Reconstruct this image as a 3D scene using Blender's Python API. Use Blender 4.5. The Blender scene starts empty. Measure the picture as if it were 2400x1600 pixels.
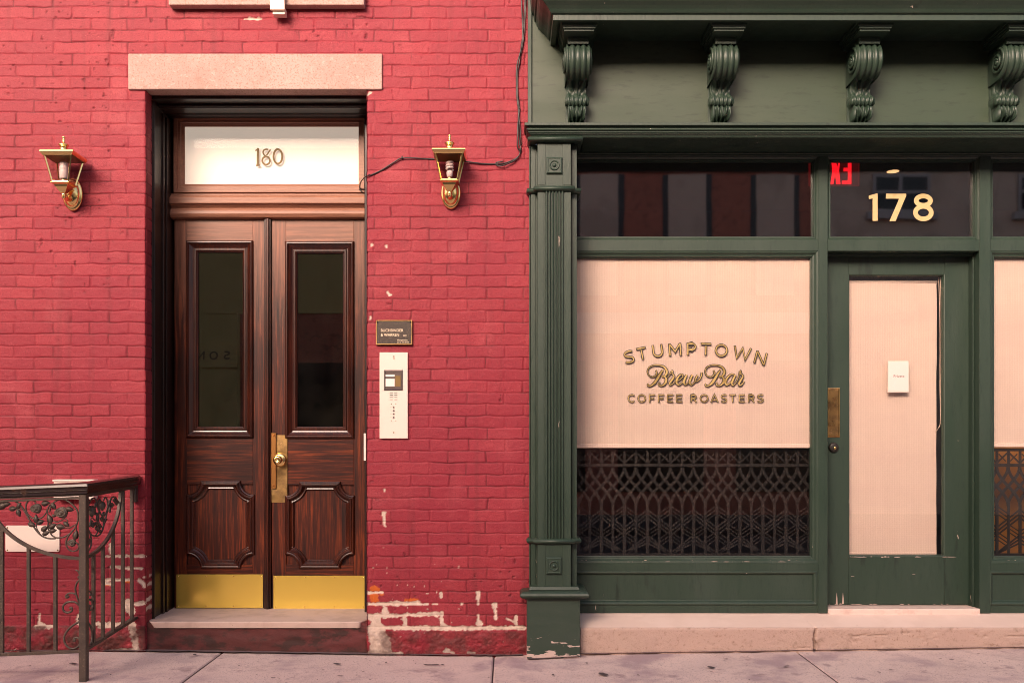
import bpy, bmesh, math, random
import numpy as np
from mathutils import Vector, noise as mnoise
random.seed(7); rng = np.random.default_rng(11)
PI = math.pi
SC = bpy.context.scene
COL = SC.collection
# ------------------------------------------------------------------ survey helpers
# photo measurements (2400 x 1600 px) -> metres. Facade plane y = 0, street towards -y.
D, F, UX, VH, ZC = 5.6, 2240.0, 1195.0, 1060.0, 1.175
def X(u, y=0.0): return (u-UX)*(D+y)/F
def Z(v, y=0.0): return ZC-(v-VH)*(D+y)/F
def XZ(u, v, y=0.0): return (X(u, y), Z(v, y))
GX = [-60, -2.2, -0.85, 0.0, 0.42, 3.0, 5, 60]; GZ = [0.018, 0.018, -0.003, -0.011, 0.010, 0.048, 0.06, 0.06]
def gz(x, y=0.0): return float(np.interp(x, GX, GZ)) + 0.018*min(0, y)

# ------------------------------------------------------------------ mesh builder
class G:
    def __init__(s): s.v = []; s.f = []; s.m = []; s.cur = 0; s.sm = []; s.smooth = False
    def add(s, vs, fs):
        b = len(s.v); s.v += [tuple(p) for p in vs]
        for f in fs: s.f.append([b+i for i in f]); s.m.append(s.cur); s.sm.append(s.smooth)
    def box(s, x0, x1, y0, y1, z0, z1):
        if x0 > x1: x0, x1 = x1, x0
        if y0 > y1: y0, y1 = y1, y0
        if z0 > z1: z0, z1 = z1, z0
        s.add([(x0,y0,z0),(x1,y0,z0),(x1,y1,z0),(x0,y1,z0),(x0,y0,z1),(x1,y0,z1),(x1,y1,z1),(x0,y1,z1)],
              [(0,3,2,1),(4,5,6,7),(0,1,5,4),(1,2,6,5),(2,3,7,6),(3,0,4,7)])
        return s
    def quad(s, a, b, c, d): s.add([a, b, c, d], [(0,1,2,3)])
    def prism(s, poly, lo, hi, axis='y'):
        """poly: 2-D outline; axis y -> (x,z), axis x -> (y,z), axis z -> (x,y)"""
        def P(p, h): return (p[0], h, p[1]) if axis == 'y' else ((h, p[0], p[1]) if axis == 'x' else (p[0], p[1], h))
        n = len(poly)
        s.add([P(p, lo) for p in poly]+[P(p, hi) for p in poly],
              [tuple(range(n)), tuple(range(2*n-1, n-1, -1))]+[(i, (i+1) % n, n+(i+1) % n, n+i) for i in range(n)])
    def sweep(s, path, prof, plane='xz', base=0.0, closed=True, caps=True, close_prof=False):
        """prof (t,h): t = offset to the left of travel (mitred), h = out of plane. xz: y = base-h ; xy: z = base+h"""
        n = len(path); rings = []
        for i in range(n):
            p = Vector(path[i])
            a = Vector(path[i-1]) if (closed or i > 0) else None
            c = Vector(path[(i+1) % n]) if (closed or i < n-1) else None
            d1 = (p-a).normalized() if a is not None else None
            d2 = (c-p).normalized() if c is not None else None
            if d1 is None: d1 = d2
            if d2 is None: d2 = d1
            n1 = Vector((-d1.y, d1.x)); n2 = Vector((-d2.y, d2.x)); m = n1+n2
            m = m/max(m.length_squared/2, 0.15)
            ring = []
            for t, h in prof:
                q = p+m*t
                ring.append((q.x, base-h, q.y) if plane == 'xz' else (q.x, q.y, base+h))
            rings.append(ring)
        k = len(prof); vs = [q for r in rings for q in r]; fs = []
        for i in range(n if closed else n-1):
            j = (i+1) % n
            for q in range(k if close_prof else k-1):
                q2 = (q+1) % k
                fs.append((i*k+q, i*k+q2, j*k+q2, j*k+q))
        if not closed and caps and close_prof:
            fs.append(tuple(range(k))); fs.append(tuple((n-1)*k+q for q in range(k-1, -1, -1)))
        s.add(vs, fs)
    def lathe(s, prof, c, axis='z', seg=20, sx=1.0, sy=1.0):
        """prof (r, h) along axis from point c"""
        vs = []; k = len(prof)
        for i in range(seg):
            a = 2*PI*i/seg; ca, sa = math.cos(a), math.sin(a)
            for r, h in prof:
                if axis == 'z': vs.append((c[0]+r*ca*sx, c[1]+r*sa*sy, c[2]+h))
                elif axis == 'y': vs.append((c[0]+r*ca*sx, c[1]-h, c[2]+r*sa*sy))
                else: vs.append((c[0]+h, c[1]+r*ca*sx, c[2]+r*sa*sy))
        fs = [(i*k+q, i*k+q+1, ((i+1) % seg)*k+q+1, ((i+1) % seg)*k+q) for i in range(seg) for q in range(k-1)]
        if prof[0][0] > 1e-6: fs.append(tuple(i*k for i in range(seg)))
        if prof[-1][0] > 1e-6: fs.append(tuple(i*k+k-1 for i in range(seg)))
        s.add(vs, fs)
    def tube(s, pts, r, seg=8, square=False):
        P = [Vector(p) for p in pts]; n = len(P); rr = r if isinstance(r, (list, tuple)) else [r]*n
        if square: seg = 4
        up = Vector((0.013, 0.021, 1)).normalized(); vs = []
        t0 = (P[1]-P[0]).normalized(); nrm = t0.cross(up)
        if nrm.length < .05: nrm = t0.cross(Vector((1, 0, 0)))
        nrm.normalize()
        for i in range(n):
            t = (P[min(i+1, n-1)]-P[max(i-1, 0)]).normalized()
            nrm = (nrm-t*nrm.dot(t)).normalized(); b = t.cross(nrm)
            for k in range(seg):
                a = 2*PI*(k+(.5 if square else 0))/seg; q = rr[i]*(1.414 if square else 1)
                vs.append(P[i]+nrm*(q*math.cos(a))+b*(q*math.sin(a)))
        fs = [(i*seg+k, i*seg+(k+1) % seg, (i+1)*seg+(k+1) % seg, (i+1)*seg+k) for i in range(n-1) for k in range(seg)]
        fs += [tuple(range(seg)), tuple((n-1)*seg+k for k in range(seg-1, -1, -1))]
        s.add(vs, fs)
    def ribbon(s, pts, w, y, th=.0006, closed=False, frame=None):
        """flat stroke in the xz plane, w = full width per point; y = front face"""
        n = len(pts); ww = w if isinstance(w, (list, tuple)) else [w]*n; L = []; R = []
        for i in range(n):
            p = Vector(pts[i]); a = Vector(pts[i-1]) if (closed or i > 0) else None; c = Vector(pts[(i+1) % n]) if (closed or i < n-1) else None
            d1 = (p-a).normalized() if a is not None else None; d2 = (c-p).normalized() if c is not None else None
            if d1 is None: d1 = d2
            if d2 is None: d2 = d1
            m = Vector((-d1.y, d1.x))+Vector((-d2.y, d2.x)); m = m/max(m.length_squared/2, .35)
            L.append(p+m*ww[i]/2); R.append(p-m*ww[i]/2)
        vs = []
        for i in range(n): vs += [(L[i].x, y, L[i].y), (R[i].x, y, R[i].y), (R[i].x, y+th, R[i].y), (L[i].x, y+th, L[i].y)]
        fs = []
        for i in range(n if closed else n-1):
            j = (i+1) % n
            for q in range(4): fs.append((i*4+q, i*4+(q+1) % 4, j*4+(q+1) % 4, j*4+q))
        if not closed: fs += [(0,1,2,3), ((n-1)*4+3, (n-1)*4+2, (n-1)*4+1, (n-1)*4)]
        s.add(vs, fs)
    def build(s, name, mats, parent=None, bevel=0.0, seg=1, label=None, weld=False, autosmooth=None):
        me = bpy.data.meshes.new(name); off = Vector(ROOT.get(parent.name, (0,0,0))) if parent else Vector((0,0,0))
        me.from_pydata([tuple(Vector(p)-off) for p in s.v], [], s.f)
        for m in (mats if isinstance(mats, (list, tuple)) else [mats]): me.materials.append(m)
        me.polygons.foreach_set('material_index', s.m); me.polygons.foreach_set('use_smooth', s.sm)
        bm = bmesh.new(); bm.from_mesh(me)
        if weld: bmesh.ops.remove_doubles(bm, verts=bm.verts, dist=1e-5)
        bmesh.ops.recalc_face_normals(bm, faces=bm.faces)
        if bevel:
            es = [e for e in bm.edges if len(e.link_faces) == 2 and e.calc_face_angle(0) > .7]
            bmesh.ops.bevel(bm, geom=es, offset=bevel, segments=seg, affect='EDGES', clamp_overlap=True, profile=.6)
        bm.to_mesh(me); bm.free()
        o = bpy.data.objects.new(name, me); COL.objects.link(o)
        if parent: o.parent = parent; ROOT[o.name] = tuple(off)
        if label: o['label'] = label
        return o
ROOT = {}
def thing(name, label, cat, loc=(0,0,0), group=None, kind=None):
    o = bpy.data.objects.new(name, None); COL.objects.link(o); o.location = loc; o.empty_display_size = .05
    o['label'] = label; o['category'] = cat
    if group: o['group'] = group
    if kind: o['kind'] = kind
    ROOT[o.name] = tuple(loc)
    return o
def tag(o, label, cat, group=None, kind=None):
    o['label'] = label; o['category'] = cat
    if group: o['group'] = group
    if kind: o['kind'] = kind
    return o
def rect(x0, x1, z0, z1):            # counter-clockwise seen from the street (left of travel = inward)
    return [(x0, z0), (x1, z0), (x1, z1), (x0, z1)]
def cr(pts, n=8, closed=False):      # catmull-rom
    P = [np.array(p, float) for p in pts]; out = []; m = len(P)
    g = (lambda i: P[i % m]) if closed else (lambda i: P[min(max(i, 0), m-1)])
    for i in range(m if closed else m-1):
        a, b, c, d = g(i-1), g(i), g(i+1), g(i+2)
        for k in range(n):
            t = k/n; out.append(tuple(.5*((2*b)+(-a+c)*t+(2*a-5*b+4*c-d)*t*t+(-a+3*b-3*c+d)*t**3)))
    if not closed: out.append(tuple(P[-1]))
    return out
def arc(cx, cy, rx, ry, a0, a1, n=14):
    return [(cx+rx*math.cos(math.radians(a0+(a1-a0)*i/n)), cy+ry*math.sin(math.radians(a0+(a1-a0)*i/n))) for i in range(n+1)]

# ------------------------------------------------------------------ materials
def mat(name, col, rough=.5, metal=0.0, bump=None, var=None, coat=0.0, coat_r=.2, spec=None, emit=None, estr=0.0, scale3=(1,1,1), rvar=0.0, dirt_shade=None):
    m = bpy.data.materials.new(name); m.use_nodes = True; nt = m.node_tree; N = nt.nodes; L = nt.links
    b = N['Principled BSDF']; b.inputs['Base Color'].default_value = (*col, 1); b.inputs['Roughness'].default_value = rough
    b.inputs['Metallic'].default_value = metal; b.inputs['Coat Weight'].default_value = coat; b.inputs['Coat Roughness'].default_value = coat_r
    if spec is not None: b.inputs['Specular IOR Level'].default_value = spec
    if emit: b.inputs['Emission Color'].default_value = (*emit, 1); b.inputs['Emission Strength'].default_value = estr
    tc = N.new('ShaderNodeTexCoord'); mp = N.new('ShaderNodeMapping'); mp.inputs['Scale'].default_value = scale3
    L.new(tc.outputs['Object'], mp.inputs['Vector'])
    def noise(sc, det=6, rgh=.6):
        n = N.new('ShaderNodeTexNoise'); n.inputs['Scale'].default_value = sc; n.inputs['Detail'].default_value = det; n.inputs['Roughness'].default_value = rgh
        L.new(mp.outputs['Vector'], n.inputs['Vector']); return n
    last = None
    def mixc(fac, a, bcol):
        x = N.new('ShaderNodeMix'); x.data_type = 'RGBA'; L.new(fac, x.inputs['Factor'])
        if isinstance(a, tuple): x.inputs['A'].default_value = (*a, 1)
        else: L.new(a, x.inputs['A'])
        if isinstance(bcol, tuple): x.inputs['B'].default_value = (*bcol, 1)
        else: L.new(bcol, x.inputs['B'])
        return x.outputs['Result']
    def ramp(src, p0, p1):
        r = N.new('ShaderNodeMapRange'); r.inputs['From Min'].default_value = p0; r.inputs['From Max'].default_value = p1; r.interpolation_type = 'SMOOTHSTEP'
        L.new(src, r.inputs['Value']); return r.outputs['Result']
    cur = col
    if var:                                  # list of (scale, colour, lo, hi)
        for sc, c2, lo, hi in var:
            cur = mixc(ramp(noise(sc).outputs['Fac'], lo, hi), cur, c2)
        L.new(cur, b.inputs['Base Color'])
    if rvar:
        r = N.new('ShaderNodeMapRange'); r.inputs['To Min'].default_value = max(.02, rough-rvar); r.inputs['To Max'].default_value = rough+rvar
        r.inputs['From Min'].default_value = .3; r.inputs['From Max'].default_value = .7
        L.new(noise(9).outputs['Fac'], r.inputs['Value']); L.new(r.outputs['Result'], b.inputs['Roughness'])
    if bump:                                 # list of (scale, strength, distance)
        prev = None
        for sc, st, di in bump:
            bp = N.new('ShaderNodeBump'); bp.inputs['Strength'].default_value = st; bp.inputs['Distance'].default_value = di
            L.new(noise(sc, 8).outputs['Fac'], bp.inputs['Height'])
            if prev: L.new(prev, bp.inputs['Normal'])
            prev = bp.outputs['Normal']
        L.new(prev, b.inputs['Normal'])
        if coat: L.new(prev, b.inputs['Coat Normal'])
    return m
def glass(name, tint=(1,1,1), f=1.55, rough=0.0, haze=0.0, bump=0.0):
    m = bpy.data.materials.new(name); m.use_nodes = True; nt = m.node_tree; N = nt.nodes; L = nt.links; N.clear()
    o = N.new('ShaderNodeOutputMaterial'); t = N.new('ShaderNodeBsdfTransparent'); t.inputs[0].default_value = (*tint, 1)
    g = N.new('ShaderNodeBsdfGlossy'); g.inputs['Roughness'].default_value = rough; gm = N.new('ShaderNodeNewGeometry'); dt = N.new('ShaderNodeVectorMath'); dt.operation = 'DOT_PRODUCT'; L.new(gm.outputs['Normal'], dt.inputs[0]); L.new(gm.outputs['Incoming'], dt.inputs[1])
    ab = N.new('ShaderNodeMath'); ab.operation = 'ABSOLUTE'; L.new(dt.outputs['Value'], ab.inputs[0])
    om = N.new('ShaderNodeMath'); om.operation = 'SUBTRACT'; om.inputs[0].default_value = 1; L.new(ab.outputs[0], om.inputs[1])
    pw = N.new('ShaderNodeMath'); pw.operation = 'POWER'; L.new(om.outputs[0], pw.inputs[0]); pw.inputs[1].default_value = 5
    fr = N.new('ShaderNodeMath'); fr.operation = 'MULTIPLY_ADD'; r0 = ((f-1)/(f+1))**2; L.new(pw.outputs[0], fr.inputs[0]); fr.inputs[1].default_value = 1-r0; fr.inputs[2].default_value = r0
    mx = N.new('ShaderNodeMixShader'); L.new(fr.outputs[0], mx.inputs[0]); L.new(t.outputs[0], mx.inputs[1]); L.new(g.outputs[0], mx.inputs[2])
    if bump:
        tc = N.new('ShaderNodeTexCoord'); n = N.new('ShaderNodeTexNoise'); n.inputs['Scale'].default_value = 2.2; L.new(tc.outputs['Object'], n.inputs['Vector'])
        bp = N.new('ShaderNodeBump'); bp.inputs['Strength'].default_value = bump; bp.inputs['Distance'].default_value = .01; L.new(n.outputs['Fac'], bp.inputs['Height'])
        L.new(bp.outputs[0], g.inputs['Normal'])
    out = mx.outputs[0]
    if haze:
        d = N.new('ShaderNodeBsdfDiffuse'); d.inputs[0].default_value = (.5, .45, .4, 1)
        tc = N.new('ShaderNodeTexCoord'); n = N.new('ShaderNodeTexNoise'); n.inputs['Scale'].default_value = 7; n.inputs['Detail'].default_value = 8; L.new(tc.outputs['Object'], n.inputs['Vector'])
        mr = N.new('ShaderNodeMapRange'); mr.inputs['From Min'].default_value = .4; mr.inputs['From Max'].default_value = .8; mr.inputs['To Max'].default_value = haze*2
        L.new(n.outputs['Fac'], mr.inputs['Value'])
        m2 = N.new('ShaderNodeMixShader'); L.new(mr.outputs[0], m2.inputs[0]); L.new(out, m2.inputs[1]); L.new(d.outputs[0], m2.inputs[2]); out = m2.outputs[0]
    L.new(out, o.inputs[0]); return m
def wood(name, vertical=True, dark=(.009,.0018,.001), mid=(.052,.0075,.0020), light=(.23,.042,.0075), rough=.46, coat=.16, coat_r=.28, worn=None):  # worn: paler upward, mostly key light put into the colour
    m = mat(name, mid, rough=rough, spec=.3, coat=coat, coat_r=coat_r); nt = m.node_tree; N = nt.nodes; L = nt.links; b = N['Principled BSDF']
    mp = [n for n in N if n.type == 'MAPPING'][0]; mp.inputs['Scale'].default_value = (30, 30, 1.3) if vertical else (1.3, 30, 30)
    n1 = N.new('ShaderNodeTexNoise'); n1.inputs['Scale'].default_value = 2.2; n1.inputs['Detail'].default_value = 9; n1.inputs['Roughness'].default_value = .68; n1.inputs['Distortion'].default_value = .5
    L.new(mp.outputs[0], n1.inputs['Vector'])
    cr_ = N.new('ShaderNodeValToRGB'); e = cr_.color_ramp.elements; e[0].position = .30; e[0].color = (*dark, 1); e[1].position = .72; e[1].color = (*light, 1)
    k = cr_.color_ramp.elements.new(.5); k.color = (*mid, 1); L.new(n1.outputs['Fac'], cr_.inputs[0])
    n2 = N.new('ShaderNodeTexNoise'); n2.inputs['Scale'].default_value = 2.0; n2.inputs['Detail'].default_value = 3
    tc = [n for n in N if n.type == 'TEX_COORD'][0]; L.new(tc.outputs['Object'], n2.inputs['Vector'])
    mx = N.new('ShaderNodeMix'); mx.data_type = 'RGBA'; mx.blend_type = 'MULTIPLY'; mx.inputs['B'].default_value = (.45, .40, .38, 1)
    mr = N.new('ShaderNodeMapRange'); mr.inputs['From Min'].default_value = .42; mr.inputs['From Max'].default_value = .66; L.new(n2.outputs['Fac'], mr.inputs['Value'])
    L.new(mr.outputs[0], mx.inputs['Factor']); L.new(cr_.outputs[0], mx.inputs['A']); L.new(mx.outputs['Result'], b.inputs['Base Color'])
    if worn:                                   # key light on the upper joinery put into the colour, with some bleached varnish
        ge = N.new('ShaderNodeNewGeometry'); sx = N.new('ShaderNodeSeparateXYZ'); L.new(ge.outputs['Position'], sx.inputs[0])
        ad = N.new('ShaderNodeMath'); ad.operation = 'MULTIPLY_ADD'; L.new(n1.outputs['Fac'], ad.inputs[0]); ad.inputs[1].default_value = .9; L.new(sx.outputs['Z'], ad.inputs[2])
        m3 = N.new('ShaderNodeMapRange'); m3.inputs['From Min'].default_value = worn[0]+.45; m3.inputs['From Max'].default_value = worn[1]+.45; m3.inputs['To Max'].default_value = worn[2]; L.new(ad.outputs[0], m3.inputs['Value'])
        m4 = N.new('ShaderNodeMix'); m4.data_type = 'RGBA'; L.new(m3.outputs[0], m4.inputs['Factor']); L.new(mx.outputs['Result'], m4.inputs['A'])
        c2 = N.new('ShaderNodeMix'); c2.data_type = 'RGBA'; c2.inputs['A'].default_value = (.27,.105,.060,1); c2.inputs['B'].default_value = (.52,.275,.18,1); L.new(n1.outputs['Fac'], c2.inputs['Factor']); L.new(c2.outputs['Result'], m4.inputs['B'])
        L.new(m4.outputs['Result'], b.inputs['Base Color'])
    bp = N.new('ShaderNodeBump'); bp.inputs['Strength'].default_value = .25; bp.inputs['Distance'].default_value = .002; L.new(n1.outputs['Fac'], bp.inputs['Height'])
    L.new(bp.outputs[0], b.inputs['Normal']); L.new(bp.outputs[0], b.inputs['Coat Normal'])
    return m

M = {}
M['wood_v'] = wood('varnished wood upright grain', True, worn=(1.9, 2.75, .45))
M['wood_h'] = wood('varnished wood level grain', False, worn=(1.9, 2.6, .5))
M['wood_bar'] = wood('dried out fanlight frame wood with painted light', False, worn=(1.5, 2.8, .7))
M['wood_g'] = wood('glossy dark moulding', True, dark=(.010,.003,.002), mid=(.040,.008,.004), light=(.10,.022,.008), rough=.34, coat=.6, coat_r=.17)
M['wood_d'] = wood('dark varnished frame wood', True, dark=(.006,.0025,.002), mid=(.016,.005,.003), light=(.04,.012,.006), coat=.35, coat_r=.2)
GRN = (.022, .043, .028)
M['green'] = mat('dark green satin paint', GRN, spec=.5, rough=.46, var=[(3.5, (.030,.051,.036), .45, .7), (60, (.016,.034,.023), .5, .75), (13, (.012,.024,.016), .60, .72), (30, (.50,.40,.33), .715, .728)],
                 bump=[(14, .25, .004), (90, .35, .0018)], scale3=(1,1,.22), rvar=.10)
M['green_chip'] = mat('dark green paint chipped at the foot', GRN, spec=.6, rough=.48, var=[(3.5, (.032,.050,.036), .45, .7)], bump=[(14, .12, .004), (90, .18, .0015)], scale3=(.6,1,1.6), rvar=.08)
def foot_chip():
    m = M['green_chip']; nt = m.node_tree; N = nt.nodes; L = nt.links; b = N['Principled BSDF']; src = b.inputs['Base Color'].links[0].from_socket
    ge = N.new('ShaderNodeNewGeometry'); mp = N.new('ShaderNodeMapping'); mp.inputs['Scale'].default_value = (5, 5, 34); L.new(ge.outputs['Position'], mp.inputs['Vector'])
    n = N.new('ShaderNodeTexNoise'); n.inputs['Scale'].default_value = 1.5; n.inputs['Detail'].default_value = 7; n.inputs['Roughness'].default_value = .62; L.new(mp.outputs[0], n.inputs['Vector'])
    sx = N.new('ShaderNodeSeparateXYZ'); L.new(ge.outputs['Position'], sx.inputs[0])
    a = N.new('ShaderNodeMath'); a.operation = 'MULTIPLY_ADD'; L.new(sx.outputs['Z'], a.inputs[0]); a.inputs[1].default_value = -1.05; L.new(n.outputs['Fac'], a.inputs[2])
    r = N.new('ShaderNodeMapRange'); r.inputs['From Min'].default_value = .505; r.inputs['From Max'].default_value = .512; L.new(a.outputs[0], r.inputs['Value'])
    x = N.new('ShaderNodeMix'); x.data_type = 'RGBA'; L.new(r.outputs[0], x.inputs['Factor']); L.new(src, x.inputs['A']); x.inputs['B'].default_value = (.55,.42,.37,1); L.new(x.outputs['Result'], b.inputs['Base Color'])
foot_chip()
M['chip'] = mat('bare primer where the paint has chipped', (.50,.37,.32), rough=.8)
M['green_dry'] = mat('weathered green paint on boards', (.032,.054,.031), spec=.45, rough=.5, var=[(2.2, (.047,.068,.042), .40, .66), (40, (.022,.036,.022), .52, .75)], bump=[(30, .25, .002), (7, .15, .004)], scale3=(.25,1,1), rvar=.08)
M['stone'] = mat('pale brown sandstone', (.40,.262,.224), rough=.85, var=[(2.6, (.46,.315,.275), .40, .64), (8, (.33,.205,.165), .56, .76), (95, (.31,.195,.155), .50, .64), (45, (.50,.35,.30), .56, .70), (16, (.24,.15,.12), .68, .78)], bump=[(150, .5, .002), (30, .35, .003)])
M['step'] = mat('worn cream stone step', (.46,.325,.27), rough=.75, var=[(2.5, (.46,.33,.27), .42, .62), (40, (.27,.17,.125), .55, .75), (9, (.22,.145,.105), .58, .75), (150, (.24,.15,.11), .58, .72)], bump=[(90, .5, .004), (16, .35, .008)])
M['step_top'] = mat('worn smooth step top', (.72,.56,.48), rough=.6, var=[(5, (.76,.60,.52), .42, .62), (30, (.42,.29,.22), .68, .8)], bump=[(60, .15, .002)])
M['marble'] = mat('pale marble', (.70,.55,.48), rough=.5, var=[(14, (.60,.44,.38), .5, .7)], bump=[(50, .1, .002)])
M['bluestone'] = mat('worn pinkish doorstep stone', (.56,.42,.36), rough=.7, var=[(7, (.47,.345,.29), .45, .65), (60, (.22,.15,.12), .62, .8)], bump=[(70, .3, .002), (9, .2, .006)])
M['stucco_red'] = mat('dirty red painted masonry', (.085,.020,.018), rough=.8, var=[(5, (.12,.026,.026), .45, .65), (16, (.040,.015,.012), .45, .62), (42, (.5,.36,.31), .76, .79)], bump=[(40, .5, .006), (9, .4, .012)], scale3=(.6,1,1))
M['brass'] = mat('polished brass', (.95,.70,.28), rough=.2, metal=1.0, rvar=.03, bump=[(5, .04, .004)])
M['brass_plate'] = mat('bright brass sheet', (1.0,.74,.14), rough=.15, metal=.7, spec=.8, bump=[(2.5, .03, .006)])
M['brass_old'] = mat('tarnished brass', (.52,.33,.13), rough=.34, metal=1.0, var=[(14, (.30,.19,.09), .42, .68), (50, (.65,.42,.2), .6, .75)], rvar=.1)
M['brass_dark'] = mat('dark gilt brass', (.20,.125,.040), rough=.5, metal=.5)
M['num'] = mat('dull brass numerals', (.15,.095,.030), rough=.6, metal=.2)
M['copper'] = mat('copper edge strip', (.75,.36,.12), rough=.3, metal=1.0)
M['gold'] = mat('gold leaf lettering', (.56,.40,.15), rough=.42, metal=.35, var=[(12, (.34,.23,.07), .45, .62)])
M['gold_pale'] = mat('pale gold leaf numerals', (.58,.42,.20), rough=.5, metal=.0, var=[(16, (.50,.35,.15), .5, .7)])
M['black'] = mat('black paint outline', (.016,.012,.008), rough=.5)
M['cable'] = mat('black rubber cable', (.012,.010,.010), rough=.38)
M['iron'] = mat('old bronze brown painted iron', (.085,.062,.048), rough=.5, metal=.25, var=[(90, (.17,.12,.085), .52, .75), (12, (.06,.045,.036), .45, .65)], bump=[(260, .4, .0012)])
M['rail'] = mat('dark lacquered handrail', (.020,.012,.010), rough=.2, coat=.6, coat_r=.14, var=[(20, (.05,.025,.015), .5, .75)], bump=[(40, .08, .001)])
M['sign_white'] = mat('white enamel sign', (.72,.60,.52), rough=.38, var=[(6, (.68,.56,.48), .5, .75)])
M['steel'] = mat('cream powder coated steel', (.74,.62,.54), rough=.42, var=[(5, (.70,.57,.49), .55, .75)])
M['dark_hole'] = mat('dark slot', (.012,.010,.009), rough=.6)
M['screen_frame'] = mat('grey screen frame', (.13,.10,.09), rough=.35, metal=.5)
M['plaque'] = mat('speckled dark bronze plaque', (.035,.025,.020), rough=.5, metal=.3, var=[(420, (.20,.15,.11), .55, .66)])
M['plaque_letter'] = mat('raised pale brass letters', (.85,.70,.50), rough=.45, metal=.3)
M['white_plastic'] = mat('white plastic', (.80,.72,.66), rough=.4)
M['cfl'] = mat('frosted bulb glass', (.85,.76,.74), rough=.35)
M['cream_metal'] = mat('cream painted metal', (.80,.64,.52), rough=.45)
M['transom_panel'] = mat('frosted fanlight panel with added glow', (.88,.80,.74), rough=.6, var=[(3, (.92,.84,.78), .4, .65)], emit=(1.0,.87,.74), estr=.16)  # glow added to lift the recessed panel; no lamp behind it
M['paper'] = mat('white notice paper', (.74,.60,.55), rough=.7, var=[(30, (.80,.63,.58), .5, .7)])
M['ink'] = mat('grey printing ink', (.10,.07,.065), rough=.7)
M['glass'] = glass('window glass', (.985,.985,.98), 1.75, bump=.010)
M['glass_old'] = glass('old door glass', (.78,.78,.70), 1.9, haze=.003, bump=.02)
M['glass_fan'] = glass('fanlight glass', (.97,.96,.94), 1.12)
M['glass_dark'] = glass('darkened transom glass', (.62,.58,.55), 2.5, rough=.025, bump=.03)
M['glass_lamp'] = glass('lantern glass', (.86,.80,.78), 1.6)
M['gate'] = mat('dark brown gate metal', (.022,.017,.014), rough=.5, metal=.3)
M['interior'] = mat('dark interior wall', (.05,.034,.024), rough=.8, var=[(3, (.035,.024,.018), .45, .65)])
M['valance'] = mat('brown slatted blind housing', (.075,.048,.030), rough=.55)
M['olive'] = mat('olive hallway plaster', (.17,.15,.07), rough=.8)
M['blackwall'] = mat('black hallway door', (.012,.010,.009), rough=.5)
M['amber'] = mat('amber lit counter front', (.50,.22,.05), rough=.5, var=[(4, (.38,.16,.04), .4, .65)])
M['exit_red'] = mat('lit red exit letters', (.6,.01,.01), rough=.4, emit=(1.0,.006,.016), estr=1.9)
M['exit_edge'] = mat('red lit acrylic edge', (.5,.01,.01), rough=.3, emit=(1.0,.01,.02), estr=.10)
M['exit_clear'] = mat('red glowing exit panel', (.10,.004,.006), rough=.3, emit=(1.0,.01,.02), estr=.05)
M['lamp_warm'] = mat('lit ceiling lamp lens', (.9,.7,.5), emit=(1.0,.62,.30), estr=1.6)
M['cord'] = mat('cream blind cord', (.75,.55,.42), rough=.7)
M['asphalt'] = mat('street asphalt', (.05,.047,.045), rough=.85, var=[(3, (.06,.056,.052), .45, .65)], bump=[(120, .4, .004)])
M['far_brick'] = mat('brown brick across the street', (.55,.20,.13), rough=.8, var=[(1.2, (.62,.23,.15), .45, .65), (9, (.34,.13,.09), .5, .7)])
M['far_grey'] = mat('grey rendered wall across the street', (.80,.61,.47), rough=.8, var=[(1.5, (.62,.47,.36), .45, .65)])
M['far_pale'] = mat('pale painted trim across the street', (.55,.50,.47), rough=.7)
M['far_dark'] = mat('dark window recess', (.02,.018,.017), rough=.25)
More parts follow.
